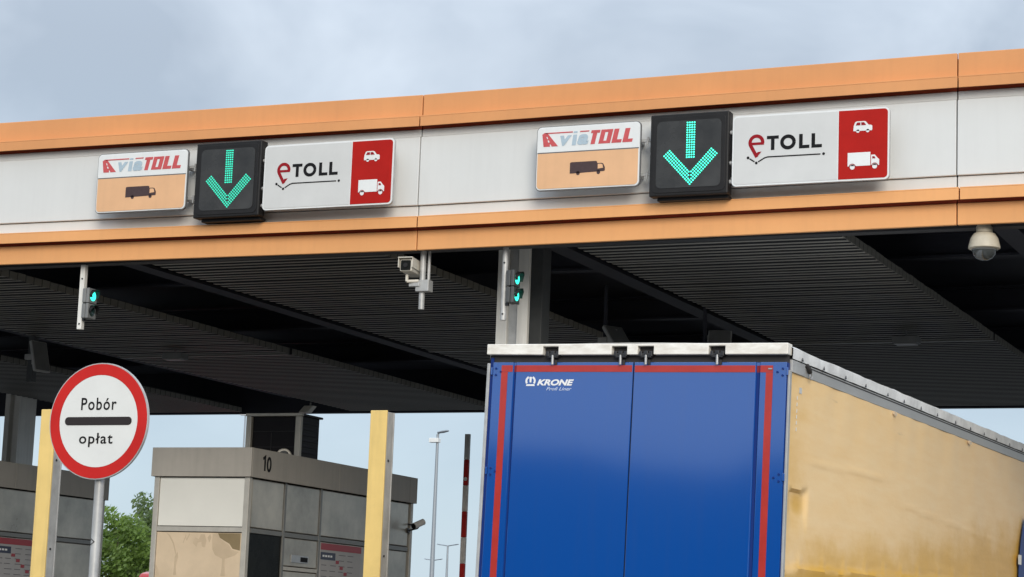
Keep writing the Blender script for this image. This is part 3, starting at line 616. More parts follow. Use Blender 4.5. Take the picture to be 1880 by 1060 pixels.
# ------------------------------------------------------------------ toll booths
def booth(xr, yf, number, label, main):
    xl = xr-1.42; yb = yf+4.56
    t = wthing('toll_booth', ((xl+xr)/2, (yf+yb)/2, .15)); tag(t, label, 'booth', 'toll booths on the islands')
    zt, zbm, zp = 3.86, 3.505, 2.89
    ya = yf+.05; xs = xr-.04
    MB().box(xl+.10, xr-.10, yf+.12, yb-.12, .15, 3.52).build('core_wall', 'dark_panel', t)
    MB().box(xl, xr, yf, yf+.03, zbm, zt).build('roof_band', 'booth_band', t, bevel=.004)
    MB().box(xr-.03, xr, yf+.034, yf+2.26, zbm, zt).build('roof_band', 'booth_band', t, bevel=.003)
    MB().box(xr-.03, xr, yf+2.266, yf+4.33, zbm, zt).build('roof_band', 'booth_band', t, bevel=.003)
    MB().box(xr-.03, xr, yf+4.336, yb-.034, zbm, zt).build('roof_band', 'booth_band', t, bevel=.003)
    MB().box(xl, xl+.03, yf+.034, yb-.034, zbm, zt).build('roof_band', 'booth_band', t)
    MB().box(xl, xr, yb-.03, yb, zbm, zt).build('roof_band', 'booth_band', t)
    MB().box(xl+.032, xr-.032, yf+.032, yb-.032, 3.70, 3.74).box(xl+.032, xr-.032, yf+.032, yb-.032, 3.525, 3.545).build('roof', 'booth_band', t)
    for a, b in ((xl+.03, yf+.04), (xr-.105, yf+.04), (xl+.03, yb-.10), (xr-.105, yb-.10)):
        MB().box(a, a+.07, b, b+.07, .15, zbm-.001).build('corner_post', 'booth_frame', t, bevel=.004)
    # front
    fx0, fx1 = xl+.105, xr-.11
    MB().box(fx0, fx1, yf+.055, yf+.085, zp+.012, zbm-.012).build('front_panel', 'booth_white', t, bevel=.006)
    MB().box(fx0-.004, fx1+.004, yf+.045, yf+.095, zp-.055, zp+.004).build('transom', 'booth_frame', t, bevel=.004)
    fw = MB().box(fx0, fx1, yf+.06, yf+.075, 1.5, zp-.066).build('front_window', 'film', t)
    q = lambda *p: [(fx0+a*(fx1-fx0), zp-.066-b) for a, b in p]
    plate([q((.72, .004), (.985, .004), (.985, .21), (.90, .19), (.86, .13), (.80, .095), (.745, .06))], (0, yf+.0585, 0), FRONT, .001, 'window_patch', 'film_darkest', fw)
    plate([q((.66, .012), (.715, .004), (.75, .07), (.80, .11), (.855, .145), (.89, .20), (.975, .225), (.93, .27), (.84, .305), (.815, .312), (.82, .43), (.83, .52), (.775, .52), (.785, .43), (.785, .312), (.70, .27), (.665, .20), (.655, .10)),
           q((.43, .13), (.455, .06), (.50, .08), (.52, .02), (.565, .02), (.59, .10), (.575, .18), (.54, .17), (.53, .11), (.49, .12), (.475, .175)),
           q((.60, .06), (.63, .015), (.645, .06), (.625, .12)), q((.31, .13), (.345, .02), (.35, .085), (.385, .01), (.39, .03), (.355, .105), (.34, .06), (.32, .13)),
           q((.105, .006), (.15, .03), (.205, .13), (.24, .25), (.235, .28), (.195, .14), (.14, .045)), q((.225, .30), (.255, .24), (.265, .30), (.245, .42), (.255, .52), (.22, .52), (.225, .40)),
           q((0.004, .40), (.03, .44), (.05, .52), (.10, .55), (.06, .62), (.004, .62))], (0, yf+.0585, 0), FRONT, .001, 'dark_tan_patch', 'film_dark', fw)  # patches paint the window's reflections in flat colour
    MB().box(fx0, fx1, yf+.055, yf+.085, .2, 1.44).build('front_panel', 'booth_white', t, bevel=.006)
    MB().box(fx0-.004, fx1+.004, yf+.045, yf+.095, 1.445, 1.495).build('transom', 'booth_frame', t)
    # lane side
    ym = [yf+.115, yf+.955, yf+1.88, yf+3.20, yf+4.45]
    for i, (a, b) in enumerate(zip(ym[:-1], ym[1:])):
        MB().box(xs-.05, xs-.012, a+.03, b-.03, zp+.012, zbm-.012).build('upper_panel', 'booth_steel', t, bevel=.01)
        if i: MB().box(xs-.06, xs, a-.026, a+.026, .2, zbm-.004).build('mullion', 'booth_frame2', t, bevel=.004)
        MB().box(xs-.06, xs-.003, a+.03, b-.03, zp-.055, zp+.004).build('transom', 'booth_frame2', t, bevel=.003)
    w0 = MB().box(xs-.05, xs-.02, ym[0]+.03, ym[1]-.03, 1.3, zp-.062).build('side_window', 'glass_dark', t)
    MB().box(xs-.05, xs-.02, ym[0]+.03, ym[1]-.03, .2, 1.29).build('lower_panel', 'booth_steel', t, bevel=.006)
    mp = MB().box(xs-.05, xs-.012, ym[1]+.03, ym[2]-.03, 2.48, zp-.062).build('service_panel', 'booth_steel', t, bevel=.008)
    MB().box(xs-.012, xs-.004, ym[1]+.22, ym[2]-.26, 2.53, 2.625).build('slot_plate', 'alu', mp, bevel=.003)
    MB().box(xs-.004, xs-.001, ym[1]+.46, ym[2]-.285, 2.545, 2.605).build('slot', 'ink', mp)
    MB().box(xs-.06, xs-.002, ym[1]+.03, ym[2]-.03, 2.425, 2.47).build('transom', 'booth_frame', t)
    MB().box(xs-.05, xs-.012, ym[1]+.03, ym[2]-.03, .2, 2.415).build('service_panel', 'booth_steel', t, bevel=.008)
    MB().box(xs-.05, xs-.014, ym[2]+.03, ym[3]-.03, .2, zp-.062).build('lower_panel', 'booth_steel', t, bevel=.006)
    MB().box(xs-.05, xs-.014, ym[3]+.03, ym[4]-.03, .2, zp-.062).build('lower_panel', 'booth_steel', t, bevel=.01)
    # price board
    b0, b1 = ym[2]+.045, ym[3]-.16; z1 = zp-.075; XS = xs-.013
    pb = MB().box(XS, XS+.012, b0, b1, 1.45, z1).build('price_board', 'board_grey', t)
    o = (XS+.0145, 0, 0)
    plate([[(b0, z1-.085), (b1, z1-.085), (b1, z1), (b0, z1)]], o, SIDE, .002, 'header', 'board_red', pb)
    plate([[(b0, z1-.21), (b0+.40, z1-.21), (b0+.40, z1-.115), (b0, z1-.115)]], o, SIDE, .002, 'class_box', 'board_navy', pb)
    plate([[(b0+.05+.07*i, z1-.175), (b0+.10+.07*i, z1-.175), (b0+.10+.07*i, z1-.15), (b0+.05+.07*i, z1-.15)] for i in range(4)], (XS+.0165, 0, 0), SIDE, .001, 'class_text', 'white_print', pb)
    rows, reds = [], []
    for r in range(9):
        zz = z1-.14-.072*r
        for c in range(5):
            a = b0+.03+.235*c+random.uniform(-.01, .01)
            if r < 2 and c < 2: continue
            ln = .13+random.uniform(0, .06)
            if a+ln < b1-.02: rows.append([(a, zz), (a+ln, zz), (a+ln, zz+.010), (a, zz+.010)])
        if r: reds.append([(b0+.30+.115*r, zz-.038), (b0+.385+.115*r, zz-.038), (b0+.385+.115*r, zz+.004), (b0+.30+.115*r, zz+.004)])
    plate(rows, o, SIDE, .001, 'price_lines', 'board_line', pb)['kind'] = 'stuff'
    plate([q for q in reds if q[1][0] < b1], (XS+.0165, 0, 0), SIDE, .001, 'price_marks', 'board_red', pb)['kind'] = 'stuff'
    plate([[(b0, 1.46), (b1, 1.46), (b1, 1.62), (b0, 1.62)]], o, SIDE, .002, 'footer', 'board_red', pb)
    # far side and back
    MB().box(xl+.06, xl+.09, yf+.12, yb-.12, .2, zbm-.005).build('lower_panel', 'booth_steel', t)
    MB().box(xl+.12, xr-.12, yb-.09, yb-.06, .2, zbm-.005).build('rear_panel', 'booth_steel', t)
    if number:
        plate([stroke([(yf+.275, 3.745), (yf+.325, 3.772), (yf+.325, 3.60)], .034)], (xr+.003, 0, 0), SIDE, .002, 'digit', 'ink', t)
        plate([stroke(arc(yf+.425, 3.687, .040, 90, 449, 30, rz=.078), .034)], (xr+.003, 0, 0), SIDE, .002, 'digit', 'ink', t)
    return t
booth(-13.70, 23.14, '10', 'grey toll booth marked 10 with a patchy tan window, behind the yellow post', True)
booth(-18.82, 23.14, None, 'grey toll booth at the left edge behind the round sign', False)

# dark cabinet on the roof of booth 10
t = wthing('roof_cabinet', (-14.42, 25.1, 3.74)); tag(t, 'dark framed display cabinet standing on the roof of booth 10', 'cabinet')
c0, c1, cy0, cy1, cz = -14.83, -14.02, 24.88, 25.42, 4.47
MB().box(c0+.03, c1-.03, cy0+.03, cy1, 3.745, cz-.03).build('body', 'dark_panel', t, bevel=.006)
for a in (c0, c1-.075): MB().box(a, a+.075, cy0-.02, cy0+.04, 3.745, cz-.04).build('frame_post', 'booth_frame', t, bevel=.004)
MB().box(c0-.01, c1+.01, cy0-.025, cy0+.045, cz-.038, cz).build('frame_top', 'booth_frame', t, bevel=.004)
MB().box(c0-.01, c1+.01, cy0+.05, cy1+.02, cz-.028, cz-.002).build('lid', 'beam', t)
for z in (4.03, 4.235): MB().box(c0+.09, c1-.11, cy0+.020, cy0+.0295, z, z+.006).build('panel_seam', 'beam', t)
MB().box(-14.47, -14.462, cy0+.020, cy0+.0295, 3.8, 4.225).build('panel_seam', 'beam', t)
for i in range(8): MB().box(c1-.029, c1-.016, cy0+.07, cy1-.03, 3.82+.075*i, 3.85+.075*i).build('vent_slat', 'deck', t)
MB().tube([(c0-.14, 25.0, 3.94), (c0-.09, 25.0, 3.90), (c0-.03, 25.0, 3.87), (c0+.04, 25.0, 3.87)], .011, 8).build('cable', 'lock', t)
t = wthing('roof_beacon', (-13.92, 24.3, 3.74)); tag(t, 'small round beacon on the roof edge of booth 10', 'beacon')
MB().lathe([(.05, 3.742), (.05, 3.79), (.035, 3.80)], (-13.92, 24.3, 0)).build('foot', 'plastic_dark', t)
MB().lathe([(.0, -.03), (.085, -.03), (.098, -.01), (.098, .01), (.085, .03), (.0, .03)], (-13.92, 24.3, 3.86), (.5, -.85, .1), 24).build('ring', 'cam_white', t, smooth=True)
MB().lathe([(0, .031), (.066, .031), (.06, .05), (0, .055)], (-13.92, 24.3, 3.86), (.5, -.85, .1), 20).build('lens', 'plastic_dark', t)
# white floodlight clamped at the canopy's rear edge
t = wthing('floodlight', (-18.72, 33.4, 5.6)); tag(t, 'small pale floodlight under the rear canopy edge above booth 10', 'lamp')
MB().box(-18.84, -18.66, 33.3, 33.45, 5.44, 5.56).warp(lambda x, y, z: (x+(z-5.44)*.9, y, z)).build('housing', 'cam_white', t, bevel=.01)
MB().cyl((-18.66, 33.4, 5.54), (-18.66, 33.4, 5.62), .015).build('stem', 'galv', t)
# bullet camera at the rear corner of booth 10
t = wthing('bullet_camera', (-13.74, 27.58, 3.15)); tag(t, 'white bullet security camera on the far corner of booth 10', 'camera')
MB().tube([(-13.75, 27.55, 3.12), (-13.60, 27.55, 3.155), (-13.57, 27.55, 3.19)], .012, 8).cyl((-13.755, 27.55, 3.12), (-13.73, 27.55, 3.125), .035).cyl((-13.755, 27.55, 3.215), (-13.68, 27.55, 3.20), .009).build('bracket', 'lock', t, smooth=True)
MB().cyl((-13.60, 27.44, 3.180), (-13.53, 27.59, 3.250), .044, n=20).build('body', 'white_print', t, smooth=True)
MB().cyl((-13.606, 27.427, 3.174), (-13.600, 27.440, 3.180), .041, n=20).build('lens', 'ink', t)

# ------------------------------------------------------------------ raised lane barrier
bx, by = -13.05, 27.9
t = wthing('lane_barrier', (bx-.2, by, .15)); tag(t, 'red and white striped barrier arm raised upright left of the truck', 'barrier')
MB().box(bx-.38, bx-.06, by-.17, by+.17, .15, 1.15).build('cabinet', 'yellow', t, bevel=.02)
MB().cyl((bx-.06, by, 1.0), (bx+.03, by, 1.0), .07).build('pivot', 'lock', t)
z = .9; i = 0
while z < 4.5-.01:
    h = .36 if z < 4.1 else 4.5-z
    MB().box(bx-.036, bx+.036, by-.024, by+.024, z+.001, z+h-.001).build('arm_stripe', ('bar_white' if i % 2 else 'bar_red') if h == .36 else 'galv', t, bevel=.004); z += h; i += 1
MB().cyl((bx+.002, by-.03, 4.16), (bx+.002, by-.022, 4.16), .018).cyl((bx+.002, by-.03, 3.87), (bx+.002, by-.022, 3.87), .026).build('reflector', 'road_white', t)

# ------------------------------------------------------------------ street lamps beyond the plaza
def street_lamp(x, y, h, label, double, az, s=1.):
    t = wthing('street_lamp', (x, y, 0)); tag(t, label, 'street lamp', 'street lamps beyond the plaza')
    MB().cyl((x, y, 0), (x, y, h), .16*s, .07*s, n=10).build('mast', 'lamp_grey', t, smooth=True)
    d = Vector((math.cos(az), math.sin(az), 0))
    for sg in ((-1, 1) if double else (1,)):
        a = Vector((x, y, h-.02)); b = a+d*(sg*(.95 if double else .10))+Vector((0, 0, .12))
        MB().cyl(a, b, .05*s, .04*s, n=6).build('arm', 'lamp_grey', t)
        c = b+d*sg*.45+Vector((0, 0, .05)); m_ = (b+c)/2
        hd = MB().lathe([(0, -.36), (.12, -.30), (.16, 0), (.12, .28), (0, .36)], (0, 0, 0), (1, 0, 0), 10).warp(lambda x_, y_, z_: (x_, y_, z_*.42)).build('lamp_head', 'lamp_grey', t, smooth=True)
        hd.matrix_parent_inverse = Matrix.Identity(4); hd.location = m_-Vector((x, y, 0)); hd.rotation_euler = (0, R(-8 if sg > 0 else 8), az)
    if not double:
        MB().box(x-.42, x+.10, y-.16, y+.16, h-.42, h-.20).build('floodlight', 'sign_white', t, bevel=.02)
        MB().box(x-.05, x+.02, y-.05, y+.05, h-.24, h).build('floodlight_stem', 'lamp_grey', t)
street_lamp(-48.45, 100, 11.9, 'tall single street lamp seen between the booth and the truck', False, R(-10))
street_lamp(-102.4, 215, 11.7, 'distant double armed street lamp right of the tall lamp', True, R(-15), 1.4)
street_lamp(-123.4, 255, 11.7, 'distant double armed street lamp just beside the tall lamp mast', True, R(-15), 1.5)
street_lamp(-89.6, 150, 19, 'street lamp mast showing as a thin line left of the roof cabinet', False, R(170), .8)
street_lamp(-112.0, 240, 7.7, 'lowest distant double armed street lamp near the barrier', True, R(-15), 1.3)

# ------------------------------------------------------------------ trees
def tree(x, y, h, rad, lm, label, seed, nleaf, ls):
    rn = random.Random(seed)
    t = wthing('tree', (x, y, 0)); tag(t, label, 'tree', 'trees beyond the booths')
    mb = MB(); mb.cyl((x, y, 0), (x, y, h*.45), .17, .11, n=9); tips = []
    for i in range(11):
        a = rn.uniform(0, 6.28); z0 = h*rn.uniform(.2, .5); r1 = rad*rn.uniform(.45, .85); z1 = h*rn.uniform(.5, .92)
        p = Vector((x+r1*math.cos(a), y+r1*math.sin(a), z1)); mb.cyl((x, y, z0), p, .07, .02, n=6); tips.append(p)
    mb.cyl((x, y, h*.45), (x, y, h*.9), .11, .03, n=7)
    mb.build('trunk', 'bark', t)
    cl = [(Vector((x, y, h*.62)), rad*.62)]
    for i in range(46):
        u = Vector((rn.gauss(0, 1), rn.gauss(0, 1), rn.gauss(0, 1))).normalized(); k = rn.uniform(.55, 1.)
        cl.append((Vector((x+u.x*rad*k*.85, y+u.y*rad*k*.85, h*.60+u.z*h*.38*k)), rad*rn.uniform(.14, .32)))
    V, F = [], []
    for i in range(nleaf):
        c, r = cl[rn.randrange(1, len(cl))] if rn.random() < .85 else cl[0]
        d = Vector((rn.gauss(0, 1), rn.gauss(0, 1), rn.gauss(0, 1))).normalized()*r*(rn.random()**.4); p = c+d
        if p.z < .6: continue
        n = Vector((rn.gauss(0, 1), rn.gauss(0, 1), rn.gauss(.5, 1))).normalized(); a = n.orthogonal().normalized(); b = n.cross(a)
        s = ls*rn.uniform(.6, 1.35); j = len(V)
        V += [tuple(p-a*s), tuple(p+b*s*.55), tuple(p+a*s*1.1), tuple(p-b*s*.55)]; F.append((j, j+1, j+2, j+3))
    o = MB(); o.v, o.f = V, F; me = bpy.data.meshes.new('crown'); me.from_pydata(V, [], F); me.materials.append(M[lm])
    ob = bpy.data.objects.new('crown', me); C.objects.link(ob); ob.parent = t; ob.matrix_parent_inverse = Matrix.Translation(-WORLD[t.name])
tree(-47.0, 70, 6.0, 2.3, 'leaf1', 'bright green leafy tree between the two booths', 3, 16000, .085)
tree(-61.0, 95, 8.9, 2.6, 'leaf2', 'taller grey green tree just left of booth 10', 9, 15000, .10)
tree(-44.2, 71, 5.2, 2.2, 'leaf1', 'low bright green tree mostly hidden behind booth 10', 5, 9000, .085)

# red van beyond the lane, only its roof edge shows
t = wthing('parked_van', (-29.35, 48.8, 0)); tag(t, 'red van mostly hidden behind booth 10 below the trees', 'van')
vx, vy = -30.32, 46
prof = [(0, .35), (0, 2.55), (.12, 2.98), (.35, 3.03), (3.6, 3.03), (4.2, 2.5), (4.75, 1.45), (5.5, 1.15), (5.6, .35)]
MB().extr(prof, (vx, vy, 0), (0, 1, 0), (0, 0, 1), (1, 0, 0), 1.95).build('body', 'van_red', t, bevel=.08)
for s in (-.004, 1.952):
    plate([[(3.7, 1.55), (3.72, 2.4), (4.1, 2.4), (4.6, 1.55)]], (vx+s, vy, 0), ((0, 1, 0), (0, 0, 1), (1, 0, 0)), .002, 'side_window', 'glass_dark', t)
    for yy in (1.0, 4.7): MB().cyl((vx+(-.01 if s < 0 else 1.75), vy+yy, .34), (vx+(.2 if s < 0 else 1.96), vy+yy, .34), .34, n=20).build('wheel', 'tyre', t)
for a in (.12, .98): MB().box(vx+a, vx+a+.82, vy-.008, vy-.002, 1.5, 2.35).build('rear_window', 'glass_dark', t)
for a in (.03, 1.80): MB().box(vx+a, vx+a+.12, vy-.02, vy-.002, .9, 1.4).build('tail_light', 'bar_red', t)

# belt of wood behind the viewer that the trailer doors and booth windows mirror
V, F = [], []
nx, nz = 150, 9
for i in range(nx):
    x = -330+4.6*i; top = 17.3+3.4*noise.noise((x*.035, 2.1, 0))+1.6*noise.noise((x*.15, 5, 0))
    for j in range(nz):
        z = top*j/(nz-1); bulge = 6*math.sin(min(1, j/(nz-1))*math.pi*.9)+2.5*noise.noise((x*.2, z*.3, 1))
        V.append((x+1.5*noise.noise((x*.4, z*.4, 4)), -135+bulge, z))
for i in range(nx-1):
    for j in range(nz-1): F.append((i*nz+j, (i+1)*nz+j, (i+1)*nz+j+1, i*nz+j+1))
n0 = len(V)
for i in range(nx): V.append((V[i*nz+nz-1][0], -150, V[i*nz+nz-1][2]*.96)); V.append((V[i*nz][0], -150, 0))
for i in range(nx-1):
    F.append((i*nz+nz-1, (i+1)*nz+nz-1, n0+2*i+2, n0+2*i)); F.append((n0+2*i, n0+2*i+2, n0+2*i+3, n0+2*i+1))
mb = MB(); mb.v, mb.f = V, F
tag(mb.build('far_wood', 'wood', smooth=True), 'far belt of dark trees mirrored in the truck doors', 'wood', kind='stuff')

# ------------------------------------------------------------------ curtain sider trailer
tr = empty('truck_trailer', (-7.4308, 16.0518, .001), (0, .0204, -.0377))
tag(tr, 'blue doored curtain sider trailer with tan tarpaulin side, seen from behind', 'truck')
W_, LN = 2.55, 13.6
def B(*a): return MB().box(*a)
# rear top bar with four notches for the lock keepers
nt_ = [(.497, .633), (1.093, 1.224), (1.315, 1.449), (1.905, 2.040)]
pl = [(0, 3.922), (0, 4.005), (2.545, 4.005), (2.545, 3.918)]
for a, b in reversed(nt_): pl += [(b, 3.918), (b, 3.984), (a, 3.984), (a, 3.918)]
plate([pl], (0, -.035, 0), FRONT, .10, 'top_bar', 'bar_cream', tr, bevel=.006)
B(.012, 2.535, .02, .05, 3.86, 3.99).build('door_seal', 'rubber', tr)
# doors: sheet folded with a shallow groove near the hinge side
def door(x0, x1, g0, g1, name_label):
    pts = [(x0, .0), (g0, .0), (g0+.008, .014), (g1-.008, .014), (g1, .0), (x1, .0), (x1, .045), (x0, .045)]
    o = MB().extr(pts, (0, 0, 1.16), (1, 0, 0), (0, 1, 0), (0, 0, 1), 3.862-1.16).build('door', 'blue', tr, bevel=.003)
    o['label'] = name_label; return o
dl = door(.047, 1.268, .226, .256, 'left blue door with white lettering')
dr = door(1.280, 2.529, 2.280, 2.318, 'right blue door')
B(1.269, 1.279, .02, .04, 1.16, 3.86).build('door_seam', 'rubber', tr)
B(.236, .246, .0095, .0135, 1.17, 3.784).build('groove', 'blue_dark', dl); B(2.288, 2.310, .0095, .0135, 1.17, 3.782).build('groove', 'blue_dark', dr)  # dark strips put the shade of the grooves into the colour
# red contour tape
def tape(x0, x1, z0, z1, par, y=-.0035, m='tape'): B(x0, x1, y, y+.003, z0, z1).build('reflective_strip', m, par)
tape(.125, .224, 3.786, 3.838, dl); tape(.258, 1.262, 3.786, 3.838, dl); tape(.125, .181, 1.2, 3.784, dl)
tape(1.286, 2.278, 3.784, 3.836, dr); tape(2.320, 2.421, 3.784, 3.836, dr); tape(2.366, 2.421, 1.2, 3.782, dr)
tape(.234, .248, 3.786, 3.838, dl, .0105, 'tape_dark'); tape(2.288, 2.310, 3.784, 3.836, dr, .0105, 'tape_dark')
# lock bars, keepers
for i, x in enumerate((.582, 1.168, 1.383, 1.974)):
    k = B(x-.045, x+.045, -.03, .02, 3.895, 3.93).box(x-.055, x-.030, -.035, .02, 3.905, 3.945).box(x+.030, x+.055, -.035, .02, 3.905, 3.945).build('lock_keeper', 'lock', tr, bevel=.004)
    MB().cyl((x, -.022, 3.842), (x, -.022, 3.925), .0115, n=12).build('lock_bar', 'alu', k, smooth=True)
    B(x-.018, x+.018, -.034, -.008, 3.915, 3.948).build('cam', 'lock', k, bevel=.004)
    B(x+.012, x+.032, -.010, -.001, 3.842, 3.880).build('stop', 'rubber', k)
# door edges, corner posts, hinges
B(-.008, .018, .0, .06, 1.1, 3.855).build('corner_post', 'galv', tr, bevel=.004)
B(.018, .046, .012, .05, 1.1, 3.90).build('hinge_gap', 'blue_dark', tr)
B(2.530, 2.537, .01, .05, 1.1, 3.86).build('hinge_gap', 'blue_dark', tr)
B(2.538, 2.556, .004, .05, 1.1, 3.80).build('corner_post', 'rail', tr, bevel=.003)
for z in (3.79, 2.99, 2.10, 1.4):
    for s, x in ((1, .047), (-1, 2.529)):
        h = B(min(x, x-s*.016), max(x, x-s*.016), -.010, -.001, z-.03, z+.03).build('hinge', 'blue', tr, bevel=.004)
        for dx_, dz_ in ((.030, .022), (.030, -.030), (.072, -.004)):
            MB().cyl((x+s*dx_, -.008, z+dz_), (x+s*dx_, .0, z+dz_), .0085, n=10).build('rivet', 'blue_dark', h)
B(2.385, 2.415, -.012, -.004, 3.805, 3.815).build('clip', 'alu', tr)
# maker's emblem and lettering
o = (0, -.0006, 0)
cr = plate([stroke(arc(.388, 3.712, .037, 215, 118, 14, rz=.034), .016), stroke(arc(.388, 3.712, .037, -35, 62, 14, rz=.034), .016),
            [(.350, 3.672), (.427, 3.672), (.423, 3.686), (.354, 3.686)], [(.377, 3.745), (.399, 3.745), (.395, 3.700), (.381, 3.700)]], o, FRONT, -.0015, 'crown_emblem', 'white_print', dl)
lettering('KRONE', o, FRONT, (.446, .768, 3.676, 3.726), .0015, 'letters', 'white_print', dl, bold=.045, shear=.28)
lettering('Profi Liner', o, FRONT, (.530, .752, 3.637, 3.664), .0015, 'letters', 'pale_print', dl, bold=.012, shear=.35)
# roof tarpaulin with gathered edge
V, F = [], []
nb, na = 340, 13
for i in range(nb+1):
    b = LN*i/nb; sag = .006*math.sin(b*9.3)+.010*noise.noise((b*1.9, 0, 0))
    for j in range(na):
        a = j/(na-1)
        if j < 3: x, z = -.004+.0*j, 3.895+.04*j
        elif j > na-4:
            k = na-1-j; x, z = 2.558, 3.895+.04*k
            f = abs(((b+.17) % .46)-.23)/.23; pl_ = max(0, f-.72)/.28
            x += .006*(1 if k else .3)+.010*noise.noise((b*4.5, z*9, 3)); z += (.006*noise.noise((b*2.3, 1, 0))) if k else 0
        else:
            u = (j-3)/(na-7); x = .02+2.51*u; z = 3.985+.035*math.sin(math.pi*u)+sag
        V.append((x, b, z))
for i in range(nb):
    for j in range(na-1): q = i*na+j; F.append((q, q+1, q+na+1, q+na))
mb = MB(); mb.v, mb.f = V, F; mb.warp(lambda x, y, z: (x, y+.05 if y < .01 else y, z))
mb.build('roof', 'roof_tarp', tr, smooth=True)
for i in range(24):
    b = .25+.56*i+random.uniform(-.06, .06)
    plate([[(b-.012, 3.895), (b+.024, 3.897), (b+.004, 3.925)]], (2.575, 0, 0), SIDE, .004, 'fold', 'lock', tr)
rl = B(2.515, 2.553, .052, LN, 3.792, 3.888).build('side_rail', 'rail', tr, bevel=.004)
B(2.5535, 2.556, .30, LN, 3.868, 3.876).build('rail_groove', 'rubber', rl)
B(2.552, 2.558, .055, .34, 3.795, 3.886).build('rail_end', 'galv', rl)
B(2.515, 2.550, .06, LN, 3.889, 3.896).build('rail_seal', 'rubber', rl)
MB().tube([(2.562, .37, 3.885), (2.575, .40, 3.855), (2.570, .43, 3.835)], .018, 8).build('strap', 'rubber', rl)
mb = MB(); ring = [(2.572, .445+.026*math.cos(2*math.pi*k/16), 3.808+.026*math.sin(2*math.pi*k/16)) for k in range(17)]
mb.tube(ring, .005, 6).build('ring', 'alu', rl)
for b in (2.78, 5.35, 8.0, 10.6):
    B(2.556, 2.570, b-.045, b+.045, 3.766, 3.784).box(2.556, 2.574, b-.03, b-.012, 3.755, 3.79).box(2.556, 2.574, b+.012, b+.03, 3.755, 3.79).build('roller_clip', 'film_dark', rl)
# tarpaulin curtain with folds
V, F = [], []
ny, nz = 330, 84
def sm(e0, e1, x):
    k = max(0, min(1, (x-e0)/(e1-e0))); return k*k*(3-2*k)
def fold(y, z):
    d = .008*noise.noise((y*.5, z*.6, 7.))+.004*noise.noise((y*2.2, z*1.4, 2.))
    d += .006*noise.noise((y*3.0, 8.1, 0))*sm(3.2, 3.79, z)
    # pocket where a post bracket pushes the sheet out near the rear edge
    zt_ = 2.905+.05*(y-.2)
    d -= .028*sm(.08, .22, y)*sm(.60, .50, y)*sm(2.55, 2.86, z)*sm(zt_+.012, zt_-.004, z)
    # crease lines
    zc = 3.16+.018*(y-.7)+.01*noise.noise((y*2, 0, 0))
    d += .007*math.exp(-((z-zc)/.012)**2)*sm(.3, .9, y)*sm(3.2, 2.2, y)
    zc = 3.05-.035*(y-2.)+.012*noise.noise((y*3, 5, 0)); d += .006*math.exp(-((z-zc)/.011)**2)*sm(2.6, 3.6, y)*sm(7.4, 6.4, y)
    # horizontal lashing fold along the lower part
    zh = 2.315+.022*y+.012*noise.noise((y*3.1, 1, 9.)); d += .020*sm(zh-.10, zh, z)*sm(zh+.022, zh+.002, z)
    for k in range(14):
        yk = .42+.56*k+.1*noise.noise((k*3.1, 0, 0)); d += .008*math.exp(-((y-yk)/.05)**2-((z-zh-.05)/.05)**2)
    d += .030*sm(zh, zh-.4, z)*(.5+.5*noise.noise((y*.9, z*2, 4)))
    return d
for i in range(ny+1):
    s = i/ny; y = .045+13.5*(s**1.35)
    for j in range(nz+1):
        z = 1.18+(3.794-1.18)*(j/nz)**.75; V.append((2.545+fold(y, z), y, z))
for i in range(ny):
    for j in range(nz): q = i*(nz+1)+j; F.append((q, q+nz+1, q+nz+2, q+1))
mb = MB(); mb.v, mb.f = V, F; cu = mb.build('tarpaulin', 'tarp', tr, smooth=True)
SD = SIDE
def on(y, z): return 2.545+fold(y, z)+.004
plate([[(.255, 3.655), (.315, 3.655), (.315, 3.70), (.255, 3.70)]], (on(.28, 3.68), 0, 0), SD, .002, 'stencil', 'sign_grey', cu)
for z in (3.60, 3.55, 3.50, 3.455, 3.41, 3.36): plate([[(.205, z), (.219, z), (.221, z+.028), (.207, z+.028)]], (on(.21, z), 0, 0), SD, .002, 'stencil_mark', 'sign_white', cu)
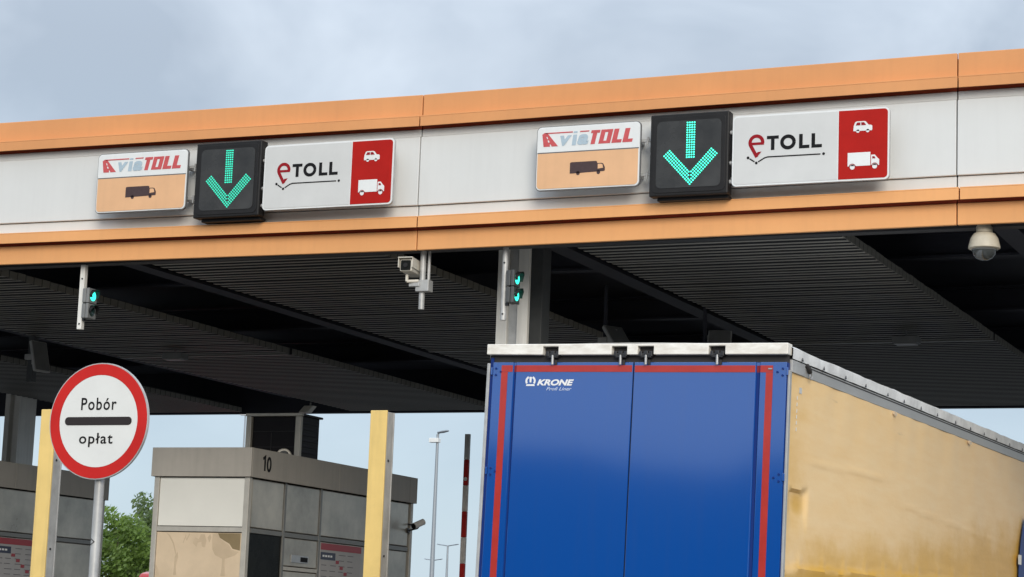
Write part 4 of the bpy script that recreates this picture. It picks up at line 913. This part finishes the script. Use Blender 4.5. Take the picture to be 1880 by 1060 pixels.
plate([stroke(arc(9.05, 2.55, 1.42, 150, 262, 30, rz=1.15), .34)], (2.572, 0, 0), SD, .002, 'printed_arc', 'via_blue' if False else 'blue_dark', cu)
plate([[(7.42, 2.70), (7.56, 2.70), (7.56, 2.80), (7.42, 2.80)]], (2.576, 0, 0), SD, .002, 'label_plate', 'bar_cream', cu)
for k in range(22):
    y = .35+.6*k; B(2.56, 2.575, y, y+.045, 1.05, 1.5).build('lashing_strap', 'rubber', cu)
# left side, floor, chassis, bumper, wheels
B(-.005, .015, .06, LN, 1.18, 3.895).build('left_curtain', 'tarp', tr)
B(.02, 2.52, .07, LN, 1.05, 1.16).build('floor', 'rail', tr)
B(.02, 2.53, LN-.06, LN, 1.16, 3.9).build('front_wall', 'rail', tr)
B(.02, 2.53, .0, .06, .98, 1.10).build('rear_sill', 'rail', tr)
for x in (.75, 1.7): B(x, x+.12, .2, LN-.6, .72, 1.05).build('chassis_beam', 'lock', tr)
B(.1, 2.45, .05, .17, .48, .60).build('under_run_bar', 'alu', tr, bevel=.01)
for x in (.3, 2.15): B(x, x+.08, .08, .16, .60, .98).build('under_run_post', 'lock', tr)
for x in (.12, 2.13): B(x, x+.32, .0, .05, .78, .92).build('tail_light', 'bar_red', tr, bevel=.01)
for y in (2.6, 3.91, 5.22):
    MB().cyl((.3, y, .53), (2.25, y, .56), .07).build('axle', 'lock', tr)
    for x0, x1, zz in ((.06, .44, .525), (2.11, 2.49, .575)):
        wh = MB().lathe([(.30, x0), (.47, x0), (.515, x0+.06), (.515, x1-.06), (.47, x1), (.30, x1)], (0, y, zz), (1, 0, 0), 28).build('wheel', 'tyre', tr, smooth=True)
        MB().lathe([(.0, x0+.1), (.30, x0+.02), (.30, x1-.02), (.0, x1-.1)], (0, y, zz), (1, 0, 0), 20).build('rim', 'alu', wh, smooth=True)
for x in (.62, 1.85): B(x, x+.1, 10.6, 10.7, .06, 1.04).box(x-.08, x+.18, 10.5, 10.8, .03, .06).build('landing_leg', 'lock', tr)
